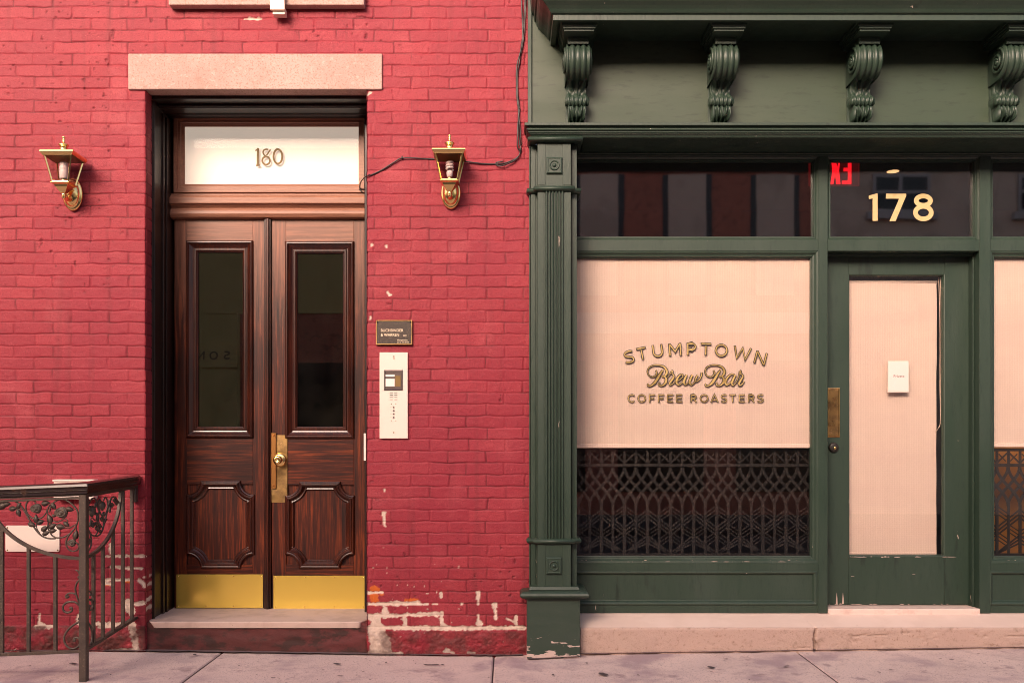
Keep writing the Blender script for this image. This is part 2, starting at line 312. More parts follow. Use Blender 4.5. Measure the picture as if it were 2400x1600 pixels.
def blind_mat():
    m = mat('woven cream blind cloth', (.70,.52,.42), rough=.85); nt = m.node_tree; N = nt.nodes; L = nt.links; b = N['Principled BSDF']
    tc = [n for n in N if n.type == 'TEX_COORD'][0]
    def wave(axis, sc, dist):
        w = N.new('ShaderNodeTexWave'); w.bands_direction = axis; w.inputs['Scale'].default_value = sc; w.inputs['Distortion'].default_value = dist; w.inputs['Detail'].default_value = 3; w.inputs['Detail Scale'].default_value = .6
        L.new(tc.outputs['Object'], w.inputs['Vector']); return w.outputs['Fac']
    n = N.new('ShaderNodeTexNoise'); n.inputs['Scale'].default_value = 30; n.inputs['Detail'].default_value = 5
    mp = [q for q in N if q.type == 'MAPPING'][0]; mp.inputs['Scale'].default_value = (1, 1, .06); L.new(mp.outputs[0], n.inputs['Vector'])
    a = N.new('ShaderNodeMath'); a.operation = 'ADD'; zq = N.new('ShaderNodeMath'); zq.operation = 'MULTIPLY'; zq.inputs[1].default_value = .35; L.new(wave('Z', 24, 1.6), zq.inputs[0]); L.new(wave('X', 21, .8), a.inputs[0]); L.new(zq.outputs[0], a.inputs[1])
    c = N.new('ShaderNodeMath'); c.operation = 'MULTIPLY_ADD'; L.new(n.outputs['Fac'], c.inputs[0]); c.inputs[1].default_value = 1.4; L.new(a.outputs[0], c.inputs[2])
    mr = N.new('ShaderNodeMapRange'); mr.inputs['From Min'].default_value = .4; mr.inputs['From Max'].default_value = 2.6; L.new(c.outputs[0], mr.inputs['Value'])
    mx = N.new('ShaderNodeMix'); mx.data_type = 'RGBA'; mx.inputs['A'].default_value = (.715,.53,.42,1); mx.inputs['B'].default_value = (.83,.65,.54,1); L.new(mr.outputs[0], mx.inputs['Factor'])
    n3 = N.new('ShaderNodeTexNoise'); n3.inputs['Scale'].default_value = 2.6; n3.inputs['Detail'].default_value = 4; m5 = N.new('ShaderNodeMapping'); m5.inputs['Scale'].default_value = (.6, 1, 2.2); L.new(tc.outputs['Object'], m5.inputs['Vector']); L.new(m5.outputs[0], n3.inputs['Vector'])
    r5 = N.new('ShaderNodeMapRange'); r5.inputs['From Min'].default_value = .35; r5.inputs['From Max'].default_value = .68; r5.inputs['To Max'].default_value = .55; L.new(n3.outputs['Fac'], r5.inputs['Value'])
    x5 = N.new('ShaderNodeMix'); x5.data_type = 'RGBA'; L.new(r5.outputs[0], x5.inputs['Factor']); L.new(mx.outputs['Result'], x5.inputs['A']); x5.inputs['B'].default_value = (.70,.50,.42,1)  # broad stains, and fold shading put into the cloth colour
    L.new(x5.outputs['Result'], b.inputs['Base Color'])
    bp = N.new('ShaderNodeBump'); bp.inputs['Strength'].default_value = .2; bp.inputs['Distance'].default_value = .002; L.new(c.outputs[0], bp.inputs['Height']); L.new(bp.outputs[0], b.inputs['Normal'])
    return m
M['blind'] = blind_mat()
def wall_mat():
    m = mat('red painted brick', (.55,.075,.085), rough=.5, spec=.22, bump=[(60, .6, .004), (170, .7, .0025)]); nt = m.node_tree; N = nt.nodes; L = nt.links; b = N['Principled BSDF']
    at = N.new('ShaderNodeAttribute'); at.attribute_name = 'wear'; sp = N.new('ShaderNodeSeparateColor'); L.new(at.outputs['Color'], sp.inputs[0])
    tc = [n for n in N if n.type == 'TEX_COORD'][0]
    def noise(s, d=5):
        n = N.new('ShaderNodeTexNoise'); n.inputs['Scale'].default_value = s; n.inputs['Detail'].default_value = d; L.new(tc.outputs['Object'], n.inputs['Vector']); return n.outputs['Fac']
    def rng_(src, a, c, lo=0, hi=1):
        r = N.new('ShaderNodeMapRange'); r.inputs['From Min'].default_value = a; r.inputs['From Max'].default_value = c; r.inputs['To Min'].default_value = lo; r.inputs['To Max'].default_value = hi; L.new(src, r.inputs['Value']); return r.outputs['Result']
    def mix(f, a, c):
        x = N.new('ShaderNodeMix'); x.data_type = 'RGBA'; L.new(f, x.inputs['Factor'])
        for k, q in (('A', a), ('B', c)):
            if isinstance(q, tuple): x.inputs[k].default_value = (*q, 1)
            else: L.new(q, x.inputs[k])
        return x.outputs['Result']
    c = mix(rng_(noise(1.3, 3), .4, .62), (.25,.0245,.0395), (.275,.030,.041))
    c = mix(rng_(noise(.55, 6), .50, .68, 0, .55), c, (.23,.030,.042))
    c = mix(rng_(noise(3.1, 6), .56, .70, 0, .5), c, (.40,.085,.095))
    c = mix(rng_(noise(22), .5, .75, 0, .5), c, (.24,.030,.046))
    c = mix(rng_(sp.outputs['Blue'], .55, 1, 0, .55), c, (.33,.042,.055))
    c = mix(rng_(sp.outputs['Blue'], .5, 0, 0, .62), c, (.25,.027,.041))
    c = mix(rng_(noise(110, 4), .52, .66, 0, .55), c, (.20,.022,.030))
    c = mix(rng_(noise(95, 4), .36, .26, 0, .45), c, (.46,.10,.11))
    dm = N.new('ShaderNodeMapping'); dm.inputs['Scale'].default_value = (9, 1, .55); L.new(tc.outputs['Object'], dm.inputs['Vector'])
    dn = N.new('ShaderNodeTexNoise'); dn.inputs['Scale'].default_value = 1.6; dn.inputs['Detail'].default_value = 7; L.new(dm.outputs[0], dn.inputs['Vector'])
    c = mix(rng_(dn.outputs['Fac'], .56, .72, 0, .5), c, (.16,.024,.030))
    c = mix(rng_(noise(70, 3), .70, .76, 0, .7), c, (.20,.022,.026))
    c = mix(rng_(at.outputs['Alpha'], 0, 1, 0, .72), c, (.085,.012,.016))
    # exposed brick orange, bare mortar cream, grime near the ground
    c = mix(sp.outputs['Green'], c, (.50,.11,.02))
    cm = mix(rng_(noise(30), .4, .7), (.64,.51,.42), (.50,.385,.315))
    c = mix(sp.outputs['Red'], c, cm)
    at2 = N.new('ShaderNodeAttribute'); at2.attribute_name = 'grime_shade'
    g = N.new('ShaderNodeMath'); g.operation = 'MULTIPLY'; L.new(at2.outputs['Fac'], g.inputs[0]); L.new(rng_(noise(11, 9), .36, .60), g.inputs[1])
    c = mix(g.outputs[0], c, (.075,.030,.025))
    L.new(c, b.inputs['Base Color'])
    r = N.new('ShaderNodeMath'); r.operation = 'MULTIPLY_ADD'; L.new(sp.outputs['Red'], r.inputs[0]); r.inputs[1].default_value = .3; r.inputs[2].default_value = .56; L.new(r.outputs[0], b.inputs['Roughness'])
    return m
M['brick'] = wall_mat()
def walk_mat():
    m = mat('pinkish concrete pavement', (.55,.43,.395), rough=.8, var=[(1.6, (.62,.49,.445), .4, .62), (7, (.44,.335,.315), .5, .72), (70, (.58,.465,.44), .50, .62), (1.9, (.36,.27,.285), .50, .66), (6.5, (.30,.22,.225), .58, .72), (120, (.30,.225,.22), .54, .66), (17, (.10,.075,.07), .765, .79)], bump=[(120, .3, .002), (14, .15, .005)])
    return m
M['walk'] = walk_mat()
M['gum'] = mat('blackened gum and grit', (.06,.042,.042), rough=.8)
M['joint'] = mat('dirty pavement joint and contact shade', (.13,.09,.09), rough=.9)

# ------------------------------------------------------------------ numpy noise
def vnoise(a, z, s, seed):
    """smooth value noise of arrays a,z at cell size s"""
    r = np.random.default_rng(seed).random((257, 257)); x = a/s+1000; y = z/s+1000
    xi = np.floor(x).astype(int); yi = np.floor(y).astype(int); fx = x-xi; fy = y-yi; fx = fx*fx*(3-2*fx); fy = fy*fy*(3-2*fy)
    g = lambda i, j: r[i % 257, j % 257]
    return (g(xi, yi)*(1-fx)+g(xi+1, yi)*fx)*(1-fy)+(g(xi, yi+1)*(1-fx)+g(xi+1, yi+1)*fx)*fy
def fnoise(a, z, s, seed, o=3): return sum(vnoise(a, z, s/2**k, seed+k)*.5**k for k in range(o))/sum(.5**k for k in range(o))
def sst(x, a, b): t = np.clip((x-a)/(b-a), 0, 1); return t*t*(3-2*t)

# ================================================================== GROUND
def build_ground():
    g = G()
    xs = [-60, -14, -8]; y0 = 1.5
    joints = [-5.03, -3.36, -1.69, -.0925, 1.668, 3.36, 5.03]
    cells = [-12]+joints+[12]
    ys = [.55, -1.62, -3.2]
    def slab(xa, xb, ya, yb):
        e = .004; n = max(1, int((xb-xa)/.4)); xx = np.linspace(xa+e, xb-e, n+1)
        # the sheet dips a few mm at its tooled edges
        rows = [ya-e, ya-e-.008, yb+e+.008, yb+e]
        vs = []; fs = []
        xl = [xx[0], xx[0]+.008]+list(xx[1:-1])+[xx[-1]-.008, xx[-1]]
        for j, yy in enumerate(rows):
            for i, q in enumerate(xl):
                dz = -.006 if (j in (0, 3) or i in (0, len(xl)-1)) else 0
                vs.append((q, yy, gz(q, yy)+dz))
        k = len(xl)
        for j in range(3):
            for i in range(k-1): fs.append((j*k+i, j*k+i+1, (j+1)*k+i+1, (j+1)*k+i))
        g.add(vs, fs)
    for i in range(len(cells)-1):
        for j in range(len(ys)-1): slab(cells[i], cells[i+1], ys[j], ys[j+1])
    g.cur = 1
    for a, b in zip([-12, -2.2, -.85, 0, .42, 3, 5], [-2.2, -.85, 0, .42, 3, 5, 12]):
        g.quad((a, .6, gz(a)-.012), (b, .6, gz(b)-.012), (b, -3.2, gz(b, -3.2)-.012), (a, -3.2, gz(a, -3.2)-.012))
    g.cur = 0
    g.cur = 2; r = random.Random(5); spots = [(1002,1552.5,5),(1020,1552.5,5),(1037,1552.5,3),(1184,1593,5),(1413,1580,8),(1667,1569,6),(1843,1569,4),(1375,1556,3),(1296,1577,3),(457,1538,4),(790,1553,5),(798,1579,4),(171,1560,6),(905,1549,2.5),(858,1542,2),(2060,1585,3),(1700,1550,3),(2230,1560,3),(640,1585,3),(560,1560,2)]
    spots += [(r.uniform(0, 2400), r.uniform(1535, 1600), r.uniform(.8, 2.2)) for _ in range(70)]
    for u, v, w_ in spots:
        q = ZC*F/(v-VH); xx, yy = (u-UX)*q/F, q-D; w_ *= 1.7*q/F; n = 9
        if yy > -.02 or (xx > .05 and xx < .5 and yy > -.16): continue
        ph = r.random()*6; P = []
        for k in range(n):
            a = 2*PI*k/n; e = w_*(.75+.4*math.sin(a*2+ph)+.2*r.random()); P.append((xx+e*math.cos(a), yy+e*.9*math.sin(a)))
        g.add([(p[0], p[1], gz(*p)+.004) for p in P], [tuple(range(n))])
    def grime_shade(xa, xb, yf, w0):  # irregular dark strip painting the contact shadow at wall and step foot
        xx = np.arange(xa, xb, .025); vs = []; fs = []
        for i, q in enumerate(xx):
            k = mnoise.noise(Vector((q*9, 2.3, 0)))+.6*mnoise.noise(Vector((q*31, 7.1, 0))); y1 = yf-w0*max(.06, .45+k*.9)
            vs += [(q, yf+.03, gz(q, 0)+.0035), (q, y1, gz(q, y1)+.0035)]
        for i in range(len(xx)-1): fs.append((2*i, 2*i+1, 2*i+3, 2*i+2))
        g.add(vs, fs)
    g.cur = 1; grime_shade(-3.2, .09, -.012, .018); grime_shade(.41, 5.2, -.06, .016); grime_shade(.1, .41, -.124, .014)
    g.cur = 0
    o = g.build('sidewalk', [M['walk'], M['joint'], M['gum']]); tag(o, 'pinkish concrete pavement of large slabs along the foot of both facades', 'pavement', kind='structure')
    k = G(); k.box(-12, 12, -3.36, -3.203, -.25, -.055); tag(k.build('kerb', M['bluestone'], bevel=.015), 'stone kerb between the pavement and the street', 'kerb', kind='structure')
    r = G(); r.quad((-60, 3, -.19), (60, 3, -.19), (60, -80, -.19), (-60, -80, -.19)); tag(r.build('road', M['asphalt']), 'asphalt street surface in front of the facades', 'road', kind='structure')
    f = G(); f.box(-30, 30, -13, -9.6, -.25, -.06); tag(f.build('far_sidewalk', M['asphalt']), 'concrete pavement on the other side of the street', 'pavement', kind='structure')
build_ground()

# ================================================================== BRICK BUILDING
DOOR_L, DOOR_R, DOOR_T, DOOR_B = X(342), X(859), Z(209), Z(1457)
bld = thing('brick_building', 'red painted brick house front with a dark wooden double door', 'building', (X(600), 0, .02))
PH, PL, Z0 = 27.38*.0025, 88.4*.0025, Z(44)
def brick_h(a, z, seed, plinth=None):
    """height (m, positive towards the viewer) and per-brick value of painted brickwork"""
    wa = a+.0045*(fnoise(a, z, .05, seed+40, 2)-.5)*2; wz = z+.0045*(fnoise(a, z, .07, seed+50, 2)-.5)*2+.004*(fnoise(a, z, .9, seed+60, 2)-.5)
    row = np.floor((Z0-wz)/PH).astype(int)
    R = np.random.default_rng(seed).random((400, 400, 4)); jit = lambda r, c: (R[(r+90) % 400, (c+130) % 400, 0]-.5)*.018
    off = X(35.2)+(row % 2)*.5*PL
    c = np.floor((wa-off)/PL).astype(int)
    Lf = c*PL+off+jit(row, c); c = np.where(wa < Lf, c-1, c); Rt = (c+1)*PL+off+jit(row, c+1); c = np.where(wa > Rt, c+1, c)
    Lf = c*PL+off+jit(row, c); Rt = (c+1)*PL+off+jit(row, c+1)
    zt = Z0-row*PH; zb = zt-PH
    rb = R[(row+90) % 400, (c+130) % 400]; rj = R[(row+7) % 400, (c+31) % 400]; rj2 = R[(row+7) % 400, (c+32) % 400]
    dl = wa-Lf; dr = Rt-wa; db = wz-zb; dt = zt-wz
    inL = sst(dl, .0006, .0058); inR = sst(dr, .0006, .0058); inB = sst(db, .0004, .0052); inT = sst(dt, .0004, .0048)
    jd = .0026+.0052*fnoise(a, z, .10, seed+70, 2)**1.3
    vd = .45+1.0*np.where(dl < dr, rj[..., 1], rj2[..., 1])
    h = -jd*(1-np.minimum(inB, inT))
    h = np.minimum(h, -jd*vd*(1-np.minimum(inL, inR)))
    h += (rb[..., 2]-.5)*.0026+(dl-dr)*(rb[..., 3]-.5)*.006+(db-dt)*(rb[..., 1]-.5)*.008
    h += (fnoise(a, z, .022, seed+80, 2)-.5)*.0022+(fnoise(a, z, .35, seed+90, 2)-.5)*.006
    pit = fnoise(a, z, .028, seed+100, 3); msk = fnoise(a, z, .5, seed+110, 2)
    h -= .005*sst(pit, .775, .84)*sst(msk, .45, .66)
    joint = 1-np.minimum(np.minimum(inL, inR)*1.0, np.minimum(inB, inT)); dirt_shade = joint*sst(fnoise(a, z, .16, seed+120, 3), .36, .62)  # joint grime, deepened to stand in for the shadow of the grooves
    dirt_shade = np.maximum(dirt_shade, sst(pit, .75, .82)*sst(msk, .45, .66)*.8)
    return h, rb[..., 0], dirt_shade
# peeled paint: (u,v,u,v,half width px) strokes measured on the wall
PEEL = []
def pc(ox, oy, s, segs):
    for x0, y0, x1, y1, w in segs: PEEL.append((ox+x0/s, oy+y0/s, ox+x1/s, oy+y1/s, w/s))
pc(820, 1380, 5.345, [(215,185,700,182,13),(520,168,860,165,12),(700,188,980,188,5),(1040,186,1100,186,5),(425,200,430,250,10),(430,250,440,320,30),(220,328,700,332,13),(690,318,1155,308,16),
  (325,345,335,470,38),(240,345,290,400,22),(680,350,690,465,22),(1150,300,1155,470,20),(1170,430,1200,470,22),(220,480,1000,478,16),(560,490,2185,482,17),(300,500,330,790,62),(360,500,420,780,62),(450,620,490,790,36),(230,795,650,800,12),
  (1140,45,1140,90,11),(1605,40,1607,110,17),(1607,110,1607,190,4),(1395,186,1410,186,8),(1812,190,1815,220,22),(1815,220,1830,360,12),(1605,320,1612,460,8),(1610,420,1640,465,30),(2080,350,2082,470,13),(1960,365,2060,410,4),(1200,760,1240,770,14),
  (225,45,400,40,10),(1180,775,1300,790,6),(1480,785,1560,795,5)])
pc(0, 1050, 2.85, [(700,720,968,720,5),(735,640,738,700,6),(735,790,860,800,6),(700,878,860,876,6),(860,800,945,800,5),(930,880,965,915,9),(960,860,1020,860,4),(855,1030,880,1090,20),(905,1040,1020,1025,9),(640,1172,830,1178,10),(660,1190,800,1190,6),
  (885,1180,910,1340,17),(262,1105,262,1180,5),(235,1190,355,1190,8),(255,1165,300,1190,10),(530,1120,525,1160,12),(730,1345,900,1345,5),(700,900,735,905,6)])
pc(840, 980, 5.225, [(318,870,318,885,8),(314,1155,314,1240,14),(316,1262,316,1280,11),(318,1300,335,1325,4)])
pc(340, 480, 2.8, [(1583,268,1583,278,5),(1593,572,1606,592,7),(1477,735,1477,745,4),(1487,262,1487,264,4)])
pc(820, 0, 2.8, [(120,620,138,607,5)])
pc(380, 0, 8.4, [(1620,375,1940,378,12),(1700,365,1900,385,14)])
ORANGE = []
for x0, y0, x1, y1, w in [(300,70,310,160,42),(290,0,340,15,25),(700,145,830,140,18),(770,130,800,140,16),(380,50,400,60,14)]: ORANGE.append((820+x0/5.345, 1380+y0/5.345, 820+x1/5.345, 1380+y1/5.345, w/5.345))
for x0, y0, x1, y1, w in [(700,905,735,908,8),(840,885,858,888,6)]: ORANGE.append((x0/2.85, 1050+y0/2.85, x1/2.85, 1050+y1/2.85, w/2.85))
def strokes(a, z, L, nz, soft):
    out = np.zeros_like(a)
    for u0, v0, u1, v1, w in L:
        x0, x1, za, zb, hw = X(u0), X(u1), Z(v0), Z(v1), w*.0025
        bb = (a > min(x0, x1)-hw-.03) & (a < max(x0, x1)+hw+.03) & (z > min(za, zb)-hw-.03) & (z < max(za, zb)+hw+.03)
        if not bb.any(): continue
        aa, zz = a[bb], z[bb]; dx, dz = x1-x0, zb-za; t = np.clip(((aa-x0)*dx+(zz-za)*dz)/max(dx*dx+dz*dz, 1e-9), 0, 1)
        d = np.hypot(aa-x0-t*dx, zz-za-t*dz)
        out[bb] = np.maximum(out[bb], sst(hw*1.2+.0022-d+(nz[bb]-.5)*min(.034, hw*2.4+.006), -soft, soft))
    return out
def grid_mesh(verts, nx, nz, keep):
    idx = np.arange(nx*nz).reshape(nz, nx); q = np.stack([idx[:-1, :-1], idx[:-1, 1:], idx[1:, 1:], idx[1:, :-1]], -1)
    return q[keep]
def build_wall():
    st = .0055; WL, WR, WB, WT = -3.3, X(1244), -.06, 4.02
    xs = np.arange(WL, WR, st); zs = np.arange(WB, WT, .0044)
    # snap grid lines to the opening
    for arr, val in ((xs, DOOR_L), (xs, DOOR_R), (zs, DOOR_T)): arr[np.argmin(abs(arr-val))] = val
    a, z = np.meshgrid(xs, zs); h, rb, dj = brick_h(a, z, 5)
    nz = .45*fnoise(a, z, .030, 300, 3)+.55*fnoise(a, z, .0125, 305, 2)
    zp = np.where(a < DOOR_L, Z(1466), Z(1478))
    pl = sst(zp-z+(nz-.5)*.01, -.004, .004)
    hp = .004+(fnoise(a, z, .09, 310, 4)-.5)*.026+(fnoise(a, z, .015, 312, 2)-.5)*.008-.004*sst(fnoise(a, z, .06, 330, 3), .62, .7)
    h = h*(1-pl)+hp*pl
    wear = strokes(a, z, PEEL, nz, .0022); orange = strokes(a, z, ORANGE, nz, .003)
    # small random flakes low on the wall
    fl = sst(fnoise(a, z, .02, 340, 2), .86, .90)*sst(fnoise(a, z, .5, 345, 2), .45, .6)*sst(.75-z, 0, .5); wear = np.maximum(wear, fl)
    h -= .0035*wear
    grime_shade = pl*.9*np.where(a > DOOR_R, .75, 1.0)
    # round the corner of the opening
    inop = (a > DOOR_L-1e-6) & (a < DOOR_R+1e-6) & (z < DOOR_T+1e-6)
    for edge, sgn in ((DOOR_L, -1), (DOOR_R, 1)):
        d = (a-edge)*sgn; m = (d >= -1e-6) & (d < .012) & (z < DOOR_T); h = np.where(m, np.minimum(h, h-(.012-d)**2*40), h)
    V = np.stack([a, -h, z], -1).reshape(-1, 3); nx, nzn = len(xs), len(zs)
    ca = .25*(a[:-1, :-1]+a[1:, 1:]+a[:-1, 1:]+a[1:, :-1]); cz = .25*(z[:-1, :-1]+z[1:, 1:]+z[:-1, 1:]+z[1:, :-1])
    keep = ~((ca > DOOR_L) & (ca < DOOR_R) & (cz < DOOR_T))
    Q = grid_mesh(V, nx, nzn, keep)
    C = np.stack([wear, orange, rb, dj*(1-pl)*(1-wear)], -1).reshape(-1, 4); GR = grime_shade.reshape(-1)
    # reveals of the doorway (left one faces the camera)
    parts = [(V, Q, C, GR)]; base = len(V)
    for edge, sgn in ((DOOR_L, 1), (DOOR_R, -1)):
        ys = np.arange(-.004, .13, .0055); zz = zs[zs <= DOOR_T+1e-6]
        b, z2 = np.meshgrid(ys, zz); h2, rb2, dj2 = brick_h(edge-.004-b*1.0+.03, z2, 5); n2 = fnoise(b, z2, .03, 350, 3)
        h2 = np.clip(h2, -.012, .0015)
        w2 = np.zeros_like(b)
        for zc, hw, lo in ((Z(1372), .012, .02), (Z(1405), .010, .0), (Z(1426), .012, .0), (Z(1352), .005, .05)):
            if sgn > 0: w2 = np.maximum(w2, sst(hw-abs(z2-zc-b*.05)+(n2-.5)*.02, -.002, .002)*(b > lo))
        V2 = np.stack([edge+sgn*h2-sgn*.001, b, z2], -1).reshape(-1, 3)
        Q2 = grid_mesh(V2, len(ys), len(zz), np.ones((len(zz)-1, len(ys)-1), bool))+base
        parts.append((V2, Q2, np.stack([w2, 0*w2, rb2, dj2], -1).reshape(-1, 4), np.zeros(V2.shape[0])+.2)); base += len(V2)
    V = np.concatenate([p[0] for p in parts]); Q = np.concatenate([p[1] for p in parts]); C = np.concatenate([p[2] for p in parts]); GR = np.concatenate([p[3] for p in parts])
    used = np.unique(Q); mp = np.full(len(V), -1); mp[used] = np.arange(len(used)); V = V[used]; C = C[used]; GR = GR[used]; Q = mp[Q]
    V = V-np.array(ROOT[bld.name])
    me = bpy.data.meshes.new('wall'); me.vertices.add(len(V)); me.vertices.foreach_set('co', V.astype(np.float32).ravel())
    me.loops.add(Q.size); me.loops.foreach_set('vertex_index', Q.astype(np.int32).ravel())
    me.polygons.add(len(Q)); me.polygons.foreach_set('loop_start', np.arange(0, Q.size, 4, dtype=np.int32)); me.polygons.foreach_set('loop_total', np.full(len(Q), 4, np.int32))
    me.update(calc_edges=True); me.polygons.foreach_set('use_smooth', np.ones(len(Q), bool))
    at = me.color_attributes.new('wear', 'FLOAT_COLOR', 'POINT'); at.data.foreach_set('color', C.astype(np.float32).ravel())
    a2 = me.attributes.new('grime_shade', 'FLOAT', 'POINT'); a2.data.foreach_set('value', GR.astype(np.float32))
    me.materials.append(M['brick']); o = bpy.data.objects.new('wall', me); COL.objects.link(o); o.parent = bld
    # solid core behind the brick skin, and the wall carried on outside the picture
    g = G(); y0, y1 = .03, .36
    g.box(-3.3, DOOR_L-.012, y0, y1, -.1, 4.0); g.box(DOOR_R+.012, X(1244)-.004, y0, y1, -.1, 4.0); g.box(DOOR_L-.012, DOOR_R+.012, y0, y1, DOOR_T+.012, 4.0)
    g.box(-7, -3.302, .0, y1, -.1, 8.2); g.box(-3.3, X(1244), .0, y1, 4.021, 8.2)
    g.build('wall_core', M['brick'], bld)
build_wall()
def lintel():
    g = G(); g.box(X(302), X(896), -.012, .09, Z(209.5, -.012), Z(126, -.012)); g.build('lintel', M['stone'], bld, bevel=.003)
    g = G(); y = -.055; g.box(X(395, y), X(853, y), y, .05, Z(12, y), Z(12, y)+.17); g.build('window_sill', M['stone'], bld, bevel=.003)
lintel()
# white bracket of an air conditioner under the sill
def ac():
    g = G(); y = -.09; t = thing('air_conditioner_bracket', 'cream metal bracket foot hanging below the stone window sill', 'bracket', (X(650), -.05, Z(20)))
    z0 = Z(23, y); g.prism([(X(633, y), z0), (X(667, y), z0), (X(664, y), z0+.30), (X(627, y), z0+.30)], -.012-.06, y, 'y'); g.build('arm', M['cream_metal'], t, bevel=.002)
    g = G(); g.box(X(637, y), X(666, y), -.072, -.022, Z(34, -.07), z0+.02); g.build('foot', M['cream_metal'], t, bevel=.002)
ac()
def screw(x, y, z, r, m, parent):
    g = G(); g.smooth = True; g.lathe([(r, 0), (r*.85, r*.5), (0, r*.75)], (x, y, z), 'y', 10); return g.build('screw', m, parent)
# ---------------------------------------------------------------- entrance joinery
YD = .42                                # plane of the door leaves
XL, XR = X(408, YD), X(858, YD)         # hinge sides of the pair
XR_ = X(855, YD)+.012
def entrance():
    # doorstep slab and its painted riser
    g = G(); zb = Z(1424, YD); zf = Z(1457)
    xa, xb, xc, xd = X(352), X(843), DOOR_R+.004, DOOR_L-.004
    g.add([(xa, -.002, zf), (xb, -.002, zf), (xc, .10, zf+.003), (xc, YD+.1, zb), (xd, YD+.1, zb), (xd, .05, zf+.002),
           (xa+.03, .004, zf-.035), (xb-.005, .004, zf-.035), (xc, .1, zf-.035), (xc, YD+.1, zf-.035), (xd, YD+.1, zf-.035), (xd, .05, zf-.035)],
          [(0,1,2,3,4,5), (0,6,7,1), (1,7,8,2), (2,8,9,3), (3,9,10,4), (4,10,11,5), (5,11,6,0)])
    g.build('doorstep', M['bluestone'], bld, bevel=.004)
    g = G()
    n = 60; xx = np.linspace(X(330), X(862), n); zz = np.linspace(-.08, zf-.004, 24); vs = []; fs = []
    for j, q in enumerate(zz):
        for i, p in enumerate(xx):
            vs.append((p, .016+.012*(mnoise.noise(Vector((p*7, q*22, 1)))*.6+.4*mnoise.noise(Vector((p*25, q*50, 4)))), q))
    g.smooth = True
    for j in range(len(zz)-1):
        for i in range(n-1): fs.append((j*n+i, j*n+i+1, (j+1)*n+i+1, (j+1)*n+i))
    g.add(vs, fs); g.build('step_riser', M['stucco_red'], bld)
    # frame: deep panelled jambs and head
    f = G(); zt = DOOR_T-.001; xl = DOOR_L-.004; xr = DOOR_R+.02; zb0 = zf-.004; yb = .094
    def jamb(x0, s):
        f.box(x0, x0+s*.010, yb, yb+.030, zb0, zt-.03); f.box(x0, x0+s*.016, yb+.008, yb+.022, zb0, zt-.03)
        f.box(x0, x0+s*.004, yb+.03, YD+.05, zb0, zt-.03)
        f.box(x0, x0+s*.014, .255, .285, zb0, zt-.05); f.box(x0, x0+s*.020, .30, .325, zb0, zt-.06); f.box(x0, x0+s*.012, .325, YD+.02, zb0, zt-.06)
    jamb(xl, 1)
    f.box(XR_+.004, xr, .30, YD+.06, zb0, zt-.06); f.box(DOOR_R-.004, xr, yb, .30, zb0, zt-.03)
    # head: steps recede upwards
    hz = lambda v, y: Z(v, y)
    f.box(xl, xr, yb, yb+.03, hz(232, yb), zt); f.box(xl, xr, yb+.03, .22, hz(232, yb)+.006, zt)
    f.box(xl, xr, .19, .235, hz(249, .19), zt); f.box(xl, xr, .205, .225, hz(253, .205), zt)
    f.box(xl, xr, .235, .34, hz(255, .24), zt); f.box(xl, xr, .33, YD+.06, hz(272, .34)+.004, zt)
    f.build('door_frame', [M['wood_d']], bld, bevel=.003)
    # transom bar between door and fanlight
    y = YD-.035; b = G(); x0, x1 = XL-.012, XR_+.02
    prof = [(0, 511), (.022, 509), (.034, 502), (.030, 495), (.020, 489), (.006, 487.5), (.006, 486), (.022, 481), (.026, 478.5), (.040, 478), (.040, 464), (.030, 463), (.024, 459), (.010, 457), (.010, 453), (.0, 453)]
    ring = [(y-h+.02, Z(v, y)) for h, v in prof]+[(YD+.05, Z(453, y)), (YD+.05, Z(511, y))]
    b.prism(ring, x0, x1, 'x'); b.build('transom_bar', M['wood_bar'], bld, bevel=.0015)
    # fanlight
    y = YD-.01; w = G(); R0 = rect(X(407, y), XR_+.012, Z(453, y), Z(271, y))
    iw = (X(430, y)-X(407, y))
    w.cur = 1; w.sweep(R0, [(0, -.05), (0, .0), (.004, .012), (iw*.40, .012), (iw*.45, .004), (iw*.70, .004), (iw*.75, -.006), (iw, -.018), (iw, -.03)], 'xz', y)
    tw = w.build('transom_window', [M['wood_d'], M['wood_bar']], bld)
    # its right stile hides behind the brick; keep the pane inside
    p = G(); gx0, gx1, gz0, gz1 = X(429, y), X(841, y), Z(446, y), Z(290, y)
    p.box(gx0-.01, XR_, y+.018, y+.022, gz0-.006, gz1+.006); p.build('pane', M['glass_fan'], tw)
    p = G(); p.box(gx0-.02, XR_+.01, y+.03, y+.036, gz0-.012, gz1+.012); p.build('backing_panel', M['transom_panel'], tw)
    # right stile of the fanlight
    p = G(); p.box(gx1, XR_+.012, y-.012, y+.03, gz0-.006, gz1+.006); p.build('stile', M['wood_bar'], tw, bevel=.003)
    # number 180 (crop 19.6 px per photo px, origin 580,330)
    q = G(); yy = y+.014
    U = lambda x, v: XZ(580+x/19.6, 330+v/19.6, yy)
    def st(pts, w_, k, closed=False): q.ribbon([U(*p) for p in pts], w_ if not isinstance(w_, list) else w_, yy-.0004*k-.003, .003, closed)
    pxm = (D+yy)/F/19.6
    st([(365,470),(430,420),(500,350)], 55*pxm, 0); st([(487,345),(475,1120)], 100*pxm, 1); st([(400,1150),(565,1115)], 70*pxm, 2)
    e = cr([(960,410),(860,400),(760,440),(720,540),(770,660),(860,720)], 6); st(e, 65*pxm, 0)
    st([(1060,410),(880,680)], 60*pxm, 1); e = arc(860, 920, 175, 185, 0, 360, 28)[:-1]; st(e, 75*pxm, 2, True)
    e = arc(1400, 730, 200, 330, 0, 360, 32)[:-1]; st(e, 85*pxm, 0, True); st([(1330,400),(1430,400)], 95*pxm, 1)
